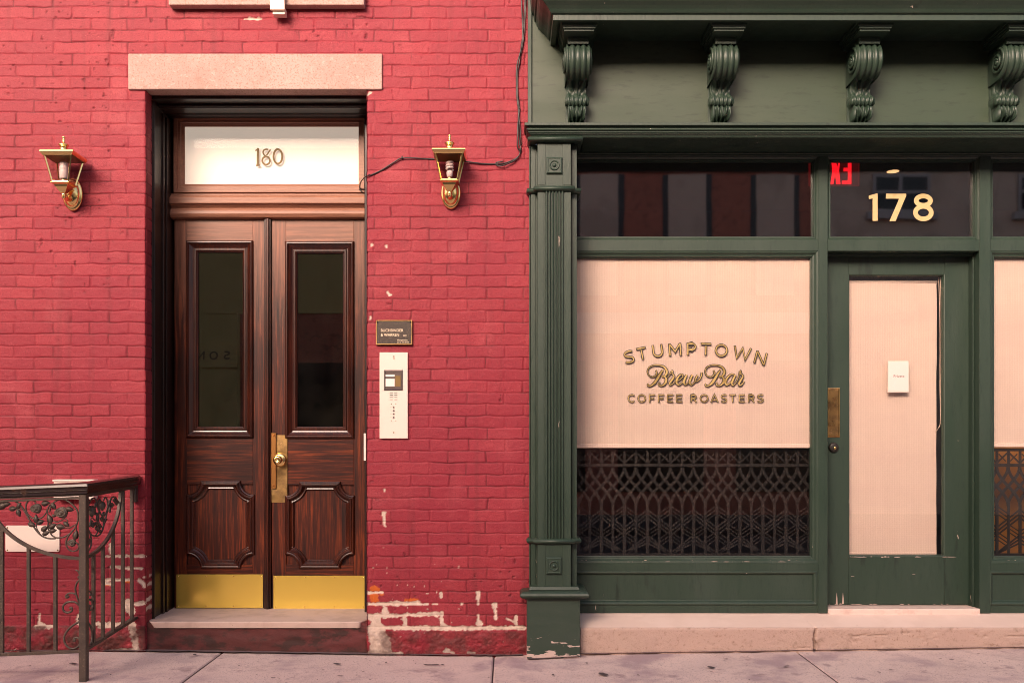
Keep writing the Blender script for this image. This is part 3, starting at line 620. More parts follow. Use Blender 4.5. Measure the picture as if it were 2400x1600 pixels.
    q.build('house_number', M['num'], tw, label='dark brass numerals 180')
    # door leaves
    zt, zb = Z(513, YD), Z(1426, YD)+.004
    xm0, xm1 = X(621, YD), X(639, YD)
    for side in (0, 1):
        lx, rx = (XL+.002, xm0+.004) if side == 0 else (xm1-.006, XR_+.002)
        us = (436.5, 594, 463, 573) if side == 0 else (668.6, 830.5, 696, 808)
        vs_ = (564, 1026, 587, 1004) if side == 0 else (566, 1027, 590, 1005)
        ox0, ox1, ix0, ix1 = [X(k, YD) for k in us]; oz1, oz0, iz1, iz0 = [Z(k, YD) for k in vs_]
        pu = (439, 596) if side == 0 else (670, 830)
        px0, px1 = X(pu[0], YD), X(pu[1], YD); pz1, pz0 = Z(1127 if side == 0 else 1129, YD), Z(1330, YD)
        d = G(); th = YD+.045
        d.cur = 0; d.box(lx, ox0+.004, YD, th, zb, zt); d.box(ox1-.004, rx, YD, th, zb, zt)
        d.cur = 1; d.box(ox0+.004, ox1-.004, YD+.0008, th, oz1-.004, zt); d.box(ox0+.004, ox1-.004, YD+.0008, th, pz1-.02, oz0+.004); d.box(ox0+.004, ox1-.004, YD+.0008, th, zb, pz0+.02)
        d.cur = 0; d.box(ox0, ox1, YD+.012, th-.003, pz0-.01, pz1+.01)
        d.cur = 1                                        # spandrels at the corners of the cut panel
        leaf = d.build('door', [M['wood_v'], M['wood_h']], bld, bevel=.0015, label='left leaf of the wooden double door' if side == 0 else 'right leaf of the wooden double door with lock and knob')
        s = G(); s.smooth = False
        tw_ = ix0-ox0
        s.sweep(rect(ox0, ox1, oz0, oz1), [(0, -.004), (.0, .008), (tw_*.10, .016), (tw_*.22, .018), (tw_*.30, .010), (tw_*.36, .006), (tw_*.55, -.004), (tw_*.66, -.006), (tw_*.70, -.002), (tw_*.85, -.002), (tw_*.95, -.010), (tw_, -.012), (tw_, -.03)], 'xz', YD)
        s.build('glazing_moulding', M['wood_g'], leaf, bevel=.0008)
        s = G(); s.box(ix0-.008, ix1+.008, YD+.022, YD+.026, iz0-.008, iz1+.008); s.build('pane', M['glass_old'], leaf)
        # cut-corner panel
        r = .088; P = []
        for cx, cz, a0 in ((px1, pz0, 180), (px1, pz1, 270), (px0, pz1, 0), (px0, pz0, 90)):
            P += [(cx+r*math.cos(math.radians(a)), cz+r*math.sin(math.radians(a))) for a in np.linspace(a0, a0-90, 10)]
        s = G(); tw2 = .052
        s.sweep(P, [(-.004, -.014), (-.004, .006), (0, .012), (.007, .016), (.013, .013), (.017, .018), (.024, .018), (.030, .006), (.038, -.002), (.046, .000), (tw2, -.006), (tw2, -.014)], 'xz', YD)
        s.build('panel_moulding', M['wood_g'], leaf, bevel=.0006)
        # kick plate
        ku = (413.5, 616.5, 1345, 1424) if side == 0 else (641, 858, 1348, 1426)
        s = G(); s.box(X(ku[0], YD), min(X(ku[1], YD), rx), YD-.0035, YD-.0008, Z(ku[3], YD), Z(ku[2], YD)); kp = s.build('kick_plate', M['brass_plate'], leaf, bevel=.0008)
        for vv in (ku[2]+4, ku[3]-5):
            for uu in np.linspace(ku[0]+5, min(ku[1], 855)-3, 4): screw(X(uu, YD), YD-.0035, Z(vv, YD), .004, M['brass'], kp)
        if side == 1:
            s = G(); s.box(X(635.5, YD), X(674, YD), YD-.0045, YD-.001, Z(1177, YD), Z(1019, YD)); s.build('lock_plate', M['brass_old'], leaf, bevel=.0008)
            s = G(); s.box(X(637, YD), X(648, YD), YD-.016, YD-.004, Z(1144, YD), Z(1014, YD)); s.smooth = True
            for vv in (1020, 1137): s.lathe([(.006, 0), (.006, .003), (0, .007)], (X(643, YD), YD-.016, Z(vv, YD)), 'y', 10)
            s.build('latch_guard', M['copper'], leaf, bevel=.0015)
            s = G(); s.smooth = True
            s.lathe([(.042, 0), (.043, .006), (.038, .013), (.030, .016), (.020, .018), (.016, .028), (.017, .036), (.024, .046), (.0275, .056), (.027, .066), (.021, .074), (.010, .0765), (.009, .074), (0, .074)], (X(656.5, YD), YD-.0045, Z(1077, YD)), 'y', 28)
            s.build('knob', M['brass'], leaf)
        else:
            s = G(); zA, zB = zb-.004, zt-.004
            for x0, x1, h in ((xm0-.004, xm0+.006, .010), (xm0+.006, xm0+.016, .022), (xm0+.016, xm0+.030, .030), (xm0+.030, xm0+.040, .016)):
                s.box(x0, x1, YD-h, YD+.03, zA, zB)
            s.build('astragal', M['wood_g'], leaf, bevel=.002)
    s = G(); yy = .12; s.box(X(852.5, yy), X(857.5, yy), yy, yy+.003, Z(1079, yy), Z(1015, yy)); s.build('strike_plate', M['white_plastic'], bld, bevel=.0008)
    # dim hallway behind the panes
    h = G(); a, b, c, dd = DOOR_L-.3, DOOR_R+.4, YD+.07, 3.2
    h.cur = 0
    h.quad((a, dd, -.1), (b, dd, -.1), (b, dd, 3.6), (a, dd, 3.6)); h.quad((a, c, -.1), (a, dd, -.1), (a, dd, 3.6), (a, c, 3.6)); h.quad((b, c, -.1), (b, dd, -.1), (b, dd, 3.6), (b, c, 3.6)); h.quad((a, c, 3.6), (b, c, 3.6), (b, dd, 3.6), (a, dd, 3.6)); h.quad((a, c, .15), (b, c, .15), (b, dd, .15), (a, dd, .15))
    h.cur = 1; yk = 2.2; h.box(X(556, yk), b-.02, yk, yk+.06, .16, Z(732, yk)); h.cur = 2; h.box(a, DOOR_L, c-.02, c, -.1, 3.7); h.box(DOOR_R, b, c-.02, c, -.1, 3.7); h.box(a, b, c-.02, c, DOOR_T-.12, 3.7)
    h.build('hallway', [M['olive'], M['blackwall'], M['interior']], bld)
entrance()

# ================================================================== LANTERNS
def lantern(label, loc, style):
    """local frame: wall at y = 0, body axis at y = -.12, z = 0 at the glass foot"""
    t = thing('wall_lantern', label, 'lantern', loc, group='brass lanterns either side of the wooden door')
    p = -.12; hw, bw = .092, .047; zt = .152
    def b(g, name, m, par=t, **k):
        o = g.build(name, m, None, **k); o.parent = par; return o
    g = G(); g.smooth = True                                   # oval back plate
    g.lathe([(.056, 0), (.056, .010), (.050, .016), (.044, .018), (.043, .024), (.030, .042), (.010, .052), (0, .053)], (0, 0, -.0275), 'y', 32, 1.04, 1.70); b(g, 'backplate', M['brass'])
    g = G(); g.smooth = True
    g.tube(cr([(0, -.035, -.055), (0, -.060, -.070), (0, -.085, -.070), (0, -.108, -.058), (0, p, -.045)], 6), [.016]*6+[.013]*12+[.010]*7, 12)
    g.lathe([(0, -.024), (.009, -.020), (.0125, -.010), (.010, 0), (.013, .006), (.008, .010)], (0, p, -.062), 'z', 16); b(g, 'arm', M['brass'])
    g = G(); q = .060                                           # foot: inverted pyramid with rim
    def ring(h, z): return [(-h, p-h, z), (h, p-h, z), (h, p+h, z), (-h, p+h, z)]
    def loft(g, R):
        vs = [v for h, z in R for v in ring(h, z)]; fs = [(i*4+k, i*4+(k+1) % 4, (i+1)*4+(k+1) % 4, (i+1)*4+k) for i in range(len(R)-1) for k in range(4)]
        fs += [(0,1,2,3), tuple((len(R)-1)*4+k for k in (3,2,1,0))]; g.add(vs, fs)
    loft(g, [(.012, -.052), (.016, -.046), (.034, -.020), (.040, -.008), (.052, -.003), (.054, .0), (.052, .003), (.047, .004)]); b(g, 'foot', M['brass'], bevel=.0008)
    g = G()
    for sx in (-1, 1):
        for sy in (-1, 1): g.tube([(sx*.0455, p+sy*.0455, .003), (sx*.076, p+sy*.076, zt)], .0038, square=True)
    for k in range(4):
        R0, R1 = ring(.0455, .006), ring(.0755, zt-.004); g.tube([R0[k], R0[(k+1) % 4]], .0028, square=True); g.tube([R1[k], R1[(k+1) % 4]], .0034, square=True)
    b(g, 'frame', M['brass'])
    for k in range(4):
        g = G(); R0, R1 = ring(.0435, .008), ring(.0735, zt-.004); g.quad(R0[k], R0[(k+1) % 4], R1[(k+1) % 4], R1[k]); b(g, 'glass_pane', M['glass_lamp'])
    g = G(); loft(g, [(.074, zt-.006), (.085, zt-.005), (.093, zt+.007), (.0945, zt+.010), (.0925, zt+.017), (.086, zt+.0215), (.066, zt+.023)]); 
    g.smooth = True; g.lathe([(.064, zt+.018), (.058, zt+.026), (.047, zt+.035), (.032, zt+.040), (.020, zt+.042)], (0, p, 0), 'z', 28); b(g, 'roof', M['brass'])
    g = G(); g.box(-.084, .084, p-.084, p+.084, zt-.0075, zt-.0055); b(g, 'roof_liner', M['brass_dark'])
    g = G(); g.smooth = True; k = zt+.040
    g.lathe([(.022, k), (.020, k+.005), (.019, k+.010), (.021, k+.022), (.028, k+.030), (.029, k+.034), (.022, k+.039), (.013, k+.043), (.008, k+.047), (.007, k+.060), (.0085, k+.062), (.006, k+.066), (.008, k+.071), (.0095, k+.076), (.0075, k+.082), (0, k+.085)], (0, p, 0), 'z', 24); b(g, 'finial', M['brass'])
    g = G(); g.smooth = True; g.lathe([(.014, .003), (.014, .030), (.012, .032)], (0, p, 0), 'z', 18); sk = b(g, 'socket', M['brass'])
    g = G(); g.smooth = True
    if style == 0:
        g.lathe([(.013, .030), (.016, .036), (.018, .05), (.019, .060), (.014, .066), (.008, .070)], (0, p, 0), 'z', 18)
        g.tube([(.017*math.cos(a), p+.017*math.sin(a), .072+a*.0024) for a in np.linspace(0, 6*PI, 70)], .0068, 8)
    else:
        g.lathe([(.019, .030), (.022, .036), (.0235, .075), (.0225, .080), (.0240, .086), (.0240, .100), (.021, .106), (.023, .112), (.023, .122), (.015, .128), (0, .130)], (0, p, 0), 'z', 24)
    b(g, 'bulb', M['cfl'])
    return t
zl = Z(429, -.12)
lantern('brass lantern with a spiral bulb, right of the doorway on the black cable', (X(1057), -.006, zl), 0)
lantern('brass lantern with a fat capsule bulb, on the brick left of the doorway', (X(173), -.006, Z(433, -.12)), 1)

# ================================================================== CABLE
def cable():
    t = thing('cable', 'black cable stapled across the brick from the fanlight to the shopfront', 'cable', (X(1210), -.01, Z(300)))
    def run(pts, r, y0=-.008, name='wire'):
        g = G(); g.smooth = True
        P = cr([(X(u, y0), y0-.004*math.sin(i*1.7), Z(v, y0)) for i, (u, v) in enumerate(pts)], 7); g.tube(P, r, 8); return g.build(name, M['cable'], t)
    run([(1232,-90),(1231,-10),(1229,30),(1227,70),(1222,108),(1217,150),(1212,175),(1213,215),(1217,255),(1216,300),(1218,335),(1221,352),(1214,368),(1196,378),(1170,384),(1130,384),(1090,379),(1050,375),(1000,372),(945,371),(925,380),(895,398),(868,411)], .0042)
    run([(1226,-90),(1222,-10),(1224,40),(1225,90),(1219,125),(1211,160),(1211,220),(1215,262),(1213,310),(1213,345),(1219,358),(1206,376),(1180,388),(1166,388),(1163,381),(1180,378)], .0038, -.015)
    run([(1236,-90),(1232,20),(1226,100),(1214,165),(1214,240),(1219,300),(1222,340)], .003, -.012)
    # tail into the fanlight
    g = G(); g.smooth = True
    g.tube(cr([(X(868), -.009, Z(411)), (X(858, -.006), -.006, Z(414)), (X(850, .1), .1, Z(420, .1)), (X(845, .3), .3, Z(428, .3)), (X(843, .38), .385, Z(438, .385)), (X(845, .38), .385, Z(447, .385)), (X(850, .38), .385, Z(451, .385))], 6), .0038, 8); g.build('wire', M['cable'], t)
    for u, v in ((943, 371), (1166, 385), (1210, 177), (1217, 255), (1219, 352)): g = G(); g.box(X(u)-.004, X(u)+.004, -.019, .0, Z(v)-.007, Z(v)+.007); g.build('clip', M['cable'], t, bevel=.002)
cable()

# ================================================================== TEXT
def text(s, size, x, z, y, parent, name, m, align='LEFT', ext=.0004, squeeze=1.0):
    c = bpy.data.curves.new('t', 'FONT'); c.body = s; c.size = size; c.align_x = align; c.extrude = ext; c.space_character = 1.02
    o = bpy.data.objects.new('t', c); COL.objects.link(o); bpy.context.view_layer.update()
    me = bpy.data.meshes.new_from_object(o.evaluated_get(bpy.context.evaluated_depsgraph_get())); bpy.data.objects.remove(o)
    g = G(); g.add([(x+v.co.x*squeeze, y-v.co.z, z+v.co.y) for v in me.vertices], [tuple(p.vertices) for p in me.polygons]); bpy.data.meshes.remove(me)
    return g
def plaque():
    t = thing('name_plaque', 'small dark bronze plaque with raised pale lettering above the intercom', 'plaque', (X(924), 0, Z(780)))
    x0, x1, z0, z1 = X(882), X(966.5), Z(808), Z(751); y = -.016
    g = G(); g.box(x0+.004, x1-.004, y+.001, .006, z0+.004, z1-.004); g.build('plate', M['plaque'], t)
    g = G(); g.sweep(rect(x0, x1, z0, z1), [(0, -.020), (0, .002), (.0045, .002), (.0045, -.004)], 'xz', y); g.build('border', M['brass_old'], t)
    g = G()
    for s, size, u, v in (('BUCHBINDER', .0235, 893, 778), ('& WARREN', .0235, 893, 788.5), ('LLC', .013, 945.5, 788.5), ('Management', .0125, 931.5, 799), ('(212) 243-6722', .0115, 931.5, 803.8)):
        q = text(s, size, X(u), Z(v), y, t, 'x', None, squeeze=.93 if size < .02 else .90); g.add(q.v, q.f)
    g.build('lettering', M['plaque_letter'], t)
    for u, v in ((885.5, 755), (963, 754.5)): screw(X(u), y-.002, Z(v), .005, M['dark_hole'], t)
plaque()
def intercom():
    t = thing('intercom_panel', 'tall cream metal intercom panel with a small screen and call buttons', 'intercom', (X(923), 0, Z(926)))
    y = -.014; P = lambda x, v: (X(860+x/4.9), Z(730+v/4.9))
    x0, z1 = P(148, 470); x1, z0 = P(472, 1457)
    g = G(); g.box(x0, x1, y, .006, z0, z1); g.build('plate', M['steel'], t, bevel=.002)
    a, zt = P(200, 672); b, zb = P(413, 905)
    g = G(); g.sweep(rect(a, b, zb, zt), [(0, 0), (0, .004), (.006, .006), (.010, .003), (.010, -.001)], 'xz', y); g.box(a+.002, b-.002, y-.002, y, zb+.002, zt-.002); sc = g.build('screen', M['screen_frame'], t)
    for xa, va, xb, vb in ((218, 725, 322, 750), (218, 773, 322, 860)): g = G(); p, q = P(xa, va), P(xb, vb); g.box(p[0], q[0], y-.0035, y-.002, q[1], p[1]); g.build('label_card', M['white_plastic'], sc)
    g = G()
    p, q = P(330, 740), P(390, 860); g.box(p[0], q[0], y-.003, y-.002, q[1], p[1]); g.build('keypad', M['brass_dark'], sc)
    g = G()
    for k in range(4):
        for xa, xb in ((265, 302), (318, 353)): g = G(); p, q = P(xa, 930+k*26), P(xb, 936+k*26); g.box(p[0], q[0], y-.0006, y+.001, q[1], p[1]); g.build('speaker_slot', M['dark_hole'], t)
    for k in range(4):
        g = G(); g.smooth = True; c = P(310, 1098+k*38.5); g.lathe([(.0048, 0), (.0046, .004), (.003, .006), (0, .0065)], (c[0], y, c[1]), 'y', 12); g.build('button', M['screen_frame'], t)
    for x, v in ((313, 517), (313, 541), (311, 1388), (306, 688), (303, 880), (284, 1060), (335, 1060), (284, 1252), (335, 1252)):
        c = P(x, v); screw(c[0], y-(.005 if v in (688, 880) else 0), c[1], .004 if v in (517, 541, 1388) else .0026, M['brass_dark'], t)
    for k in range(4): g = G(); p = P(277, 1098+k*38.5); g.box(p[0]-.0012, p[0]+.003, y-.0005, y, p[1]-.0008, p[1]+.0008); g.build('call_mark', M['brass_dark'], t)
intercom()
def wall_signs():
    t = thing('wall_sign', 'blank white enamel sign with rounded corners on the brick behind the railing', 'sign', (X(78), 0, Z(1260)))
    x0, x1, z0, z1 = X(14.5), X(141), Z(1292), Z(1230.5); r = .012; y = -.010
    P = arc(x1-r, z0+r, r, r, 270, 360, 5)+arc(x1-r, z1-r, r, r, 0, 90, 5)+arc(x0+r, z1-r, r, r, 90, 180, 5)+arc(x0+r, z0+r, r, r, 180, 270, 5)
    g = G(); g.prism(P, y, .004, 'y'); g.build('panel', M['sign_white'], t, bevel=.001)
    for u, v in ((19.5, 1235.5), (19.5, 1288), (137, 1288)): screw(X(u), y, Z(v), .0045, M['brass_dark'], t)
    t = thing('wall_box', 'flat cream wall box partly hidden behind the top of the handrail', 'box', (X(172), 0, Z(1150)))
    y = -.055; g = G(); g.box(X(125, y), X(219, y), y, .004, Z(1170, y), Z(1128, y)); g.build('casing', M['steel'], t, bevel=.004)
    g = G(); g.box(X(125, y)-.004, X(219, y)+.004, y-.006, .002, Z(1128, y), Z(1128, y)+.012); g.build('lid', M['steel'], t, bevel=.003)
wall_signs()

# ================================================================== RAILING
def railing():
    XR0, YP = X(318), -.68
    zt0, zt1 = 1.005, 1.045                      # handrail top at the post / at the wall
    t = thing('iron_railing', 'brown wrought iron railing with rose scrollwork and a dark handrail', 'railing', (XR0, YP, gz(XR0, YP)))
    s = (D+YP)/F; XE = -3.25; slope = .043
    xp = X(196.5, YP)                            # post centre
    top = lambda x: Z(1129, YP)+(x-xp)*slope     # top of the front handrail
    bot = lambda x: Z(1526, YP)+(x-xp)*slope
    # handrail
    prof = [(-.030, -.058), (-.033, -.048), (-.034, -.040), (-.033, -.036), (-.036, -.030), (-.037, -.020), (-.032, -.008), (-.020, -.001), (0, .0), (.020, -.001), (.032, -.008), (.037, -.020), (.036, -.030), (.033, -.036), (.034, -.040), (.033, -.048), (.030, -.058)]
    P = [(XE, YP), (xp, YP), (xp, -.002)]; g = G(); g.smooth = True; rings = []
    zz = [top(XE), top(xp), Z(1112, 0)]
    nn = [(0, 1), (-.999, 1), (-1, 0)]
    k = len(prof); vs = []
    for (x, y), (nx, ny), z in zip(P, nn, zz): vs += [(x+nx*a, y+ny*a, z+h) for a, h in prof]
    fs = [(i*k+q, i*k+(q+1) % k, (i+1)*k+(q+1) % k, (i+1)*k+q) for i in range(2) for q in range(k)]+[tuple(range(k)), tuple(2*k+q for q in range(k-1, -1, -1))]
    g.smooth = False; g.add(vs, fs); g.build('handrail', M['rail'], t, bevel=.004, seg=2)
    hb = .058
    # flat bars under the handrail, bottom bars
    g = G()
    def bar(p, q, w, h):                          # bar between two points, w horizontally, h vertically (below the points)
        p, q = Vector(p), Vector(q); d = (q-p).normalized(); n = Vector((-d.y, d.x, 0)).normalized()*w/2; u = Vector((0, 0, h))
        g.add([p-n-u, p+n-u, p+n, p-n, q-n-u, q+n-u, q+n, q-n], [(0,1,2,3), (7,6,5,4), (0,4,5,1), (1,5,6,2), (2,6,7,3), (3,7,4,0)])
    bar((XE, YP, top(XE)-hb), (xp, YP, top(xp)-hb), .036, .012); bar((XE, YP, top(XE)-hb-.016), (xp, YP, top(xp)-hb-.016), .022, .012)
    bar((xp, YP, top(xp)-hb), (xp, -.004, zz[2]-hb), .036, .012); bar((xp, YP, top(xp)-hb-.012), (xp, -.004, zz[2]-hb-.012), .022, .010)
    g.build('top_bar', M['iron'], t, bevel=.0015)
    g = G(); zb_w = Z(1447); bs = lambda y: bot(xp)+.006+(y-YP)/(-YP)*(zb_w-bot(xp)-.006)
    bar((XE, YP, bot(XE)+.012), (xp, YP, bot(xp)+.012), .030, .016); bar((xp, YP, bs(YP)+.01), (xp, -.002, bs(0)+.01), .030, .016)
    g.build('bottom_bar', M['iron'], t, bevel=.0015)
    def tz(y): return top(xp)-hb-.02+(y-YP)/(-YP)*(zz[2]-top(xp))
    # posts
    for px in (xp, XE):
        g = G(); g.box(px-.019, px+.019, YP-.019, YP+.019, gz(px, YP)-.02, top(px)-hb-.002); g.build('post', M['iron'], t, bevel=.003)
    g = G(); g.box(xp-.012, xp+.012, -.03, .006, zz[2]-.16, zz[2]-hb); g.build('wall_bracket', M['iron'], t, bevel=.003)
    # arcs
    a_, b_ = .49, .335; zA = Z(1308, YP)
    g = G(); arcf = lambda q: zA+b_*(1-math.sqrt(max(0, 1-(q/a_)**2)))
    pts = [(xp-q, YP, arcf(q)) for q in a_*np.sin(np.linspace(0, PI/2*.985, 26))]
    g.tube(pts, .0085, square=True); g.build('arc', M['iron'], t, bevel=.001)
    aS = .465; bS = .33; arcs = lambda q: zA+.004+bS*(1-math.sqrt(max(0, 1-(q/aS)**2)))
    g = G(); g.tube([(xp, YP+q, arcs(q)) for q in aS*np.sin(np.linspace(0, PI/2*.985, 26))], .0085, square=True); g.build('arc', M['iron'], t, bevel=.001)
    # uprights
    for kx in range(1, 8):
        x = X(130-62.5*(kx-1), YP); q = xp-x
        if x < XE+.06: break
        zt = arcf(q) if q < a_*.96 else top(x)-hb-.02
        g = G(); g.box(x-.0085, x+.0085, YP-.0085, YP+.0085, bot(x), zt); g.build('baluster', M['iron'], t, bevel=.0015)
    for u in (219, 241, 265, 288, 309):
        y = (xp*F/(u-UX))-D; q = y-YP; zt = arcs(q) if q < aS*.97 else tz(y)
        g = G(); g.box(xp-.0085, xp+.0085, y-.0085, y+.0085, bs(y), zt); g.build('baluster', M['iron'], t, bevel=.0015)
    # scrollwork, measured on the front panel (crop 6.918 px per photo px, origin 0,1100), repeated on the return
    def front(x, v): return Vector((X(x/6.918, YP), YP, Z(1100+v/6.918, YP)))
    def side(x, v): p = front(x, v); return Vector((xp, YP+(xp-p.x)*.97, p.z))
    vines = [([(-60,600),(20,560),(90,510),(190,495),(260,520),(340,590),(400,670),(450,760),(500,850),(550,930),(610,1010),(690,1080),(790,1115),(900,1115)], 13),
             ([(800,690),(830,590),(900,510),(990,478),(1080,500),(1180,570),(1250,660),(1268,770),(1245,880),(1190,980),(1110,1050),(1020,1095),(930,1105),(850,1070),(800,1000),(775,930),(785,850),(780,760),(768,660),(790,600)], 11),
             ([(585,540),(540,495),(470,500),(425,560),(420,640),(450,720),(520,780),(600,795),(690,770),(745,700),(770,640),(810,560)], 11),
             ([(1190,980),(1120,1060),(1080,1140),(1075,1220),(1110,1290),(1180,1320),(1250,1300),(1278,1240),(1250,1190),(1200,1170)], 11),
             ([(1225,890),(1130,940),(1050,935),(980,910)], 8), ([(860,830),(930,850),(1000,815),(1060,795),(1100,840),(1085,900)], 8), ([(1235,900),(1235,1000),(1230,1060)], 8), ([(340,640),(280,640),(220,625)], 7), ([(590,880),(600,960),(640,1020)], 7)]
    leaves = [(40,585,130,20),(110,560,90,10),(215,632,95,10),(310,585,80,60),(305,700,90,-70),(590,800,100,95),(520,890,95,-20),(655,850,90,25),(810,800,110,110),(850,915,100,30),(725,955,95,30),(860,990,85,15),(745,1030,85,20),(1130,640,95,-15),(985,925,105,-10),(1080,885,85,-40),(1230,1060,110,80),(740,545,100,10),(870,590,90,-50),(880,745,60,0)]
    roses = [(1000,695,108),(590,630,92),(1165,1185,72)]
    for fn, dirv, nv in ((front, Vector((1, 0, 0)), Vector((0, -1, 0))), (side, Vector((0, -.97, 0)), Vector((-1, 0, 0)))):
        g = G(); g.smooth = True; pm = s/6.918
        for pts, r in vines:
            Q = cr(pts, 5); n = len(Q); g.tube([fn(*q) for q in Q], [r*1.35*pm*(1.0-.25*i/n) for i in range(n)], 7)
        up = Vector((0, 0, 1))
        for x, v, ln, an in leaves:
            c = fn(x, v); L = ln*pm*.74; ca, sa = math.cos(math.radians(an)), math.sin(math.radians(an)); e1 = dirv.normalized()*ca+up*sa; e2 = -dirv.normalized()*sa+up*ca
            vs = []; 
            for i, tt in enumerate(np.linspace(-1, 1, 7)):
                w = L*.62*(1-tt*tt)**.7*(1-.25*tt)
                vs += [c+e1*L*tt+e2*w+nv*.002, c+e1*L*tt+nv*(.009*(1-tt*tt)+.003), c+e1*L*tt-e2*w+nv*.002, c+e1*L*tt-nv*.006]
            fs = [(i*4+q, i*4+(q+1) % 4, (i+1)*4+(q+1) % 4, (i+1)*4+q) for i in range(6) for q in range(4)]; g.add(vs, fs)
        for x, v, r in roses:
            c = fn(x, v); R_ = r*pm*.98; e1 = dirv.normalized(); vs = []; fs = []; nr, na = 9, 22
            for i in range(nr+1):
                for j in range(na):
                    a = 2*PI*j/na; ph = i/nr; rad = R_*math.sin(ph*PI*.5)**.9*(1+.10*math.sin(3*a+ph*5)); dep = R_*.55*math.cos(ph*PI*.5)+R_*.13*math.sin(ph*17+a)
                    vs.append(c+e1*rad*math.cos(a)+up*rad*.86*math.sin(a)+nv*dep)
            for i in range(nr):
                for j in range(na): fs.append((i*na+j, i*na+(j+1) % na, (i+1)*na+(j+1) % na, (i+1)*na+j))
            b0 = len(vs); vs.append(c-nv*R_*.45); fs += [(nr*na+j, nr*na+(j+1) % na, b0) for j in range(na)]; g.add(vs, fs)
        g.build('rose_scroll', M['iron'], t)
        # scrolls low on the post (crop 5.227, origin 120,1300)
        g = G(); g.smooth = True
        for pts, r in (([(345,590),(322,530),(302,460),(297,400),(315,340),(352,295)], 12), ([(352,270),(345,235),(322,192),(298,186)], 9), ([(340,620),(310,585),(260,570),(200,577),(152,612),(143,655),(165,692),(210,702),(250,682),(256,650),(235,638)], 13), ([(305,485),(265,466),(212,470),(180,500),(190,522),(214,512)], 11),
                       ([(345,815),(280,850),(210,910),(165,980),(160,1050),(190,1110),(240,1142),(300,1138),(345,1100),(352,1050),(325,1012),(283,1018),(276,1045),(298,1052)], 13)):
            Q = cr(pts, 6); PX = []
            for x, v in Q: PX.append(fn((120+x/5.227)*6.918, (1300+v/5.227-1100)*6.918))
            g.tube(PX, r*s/5.227, 8)
        for x, v in ((240, 650), (205, 508), (290, 1040), (340, 270), (345, 780)):
            c = fn((120+x/5.227)*6.918, (1300+v/5.227-1100)*6.918); g.lathe([(0, -.008), (.007, -.004), (.008, 0), (.007, .004), (0, .008)], c, 'y', 10)
        g.build('foot_scroll', M['iron'], t)
railing()
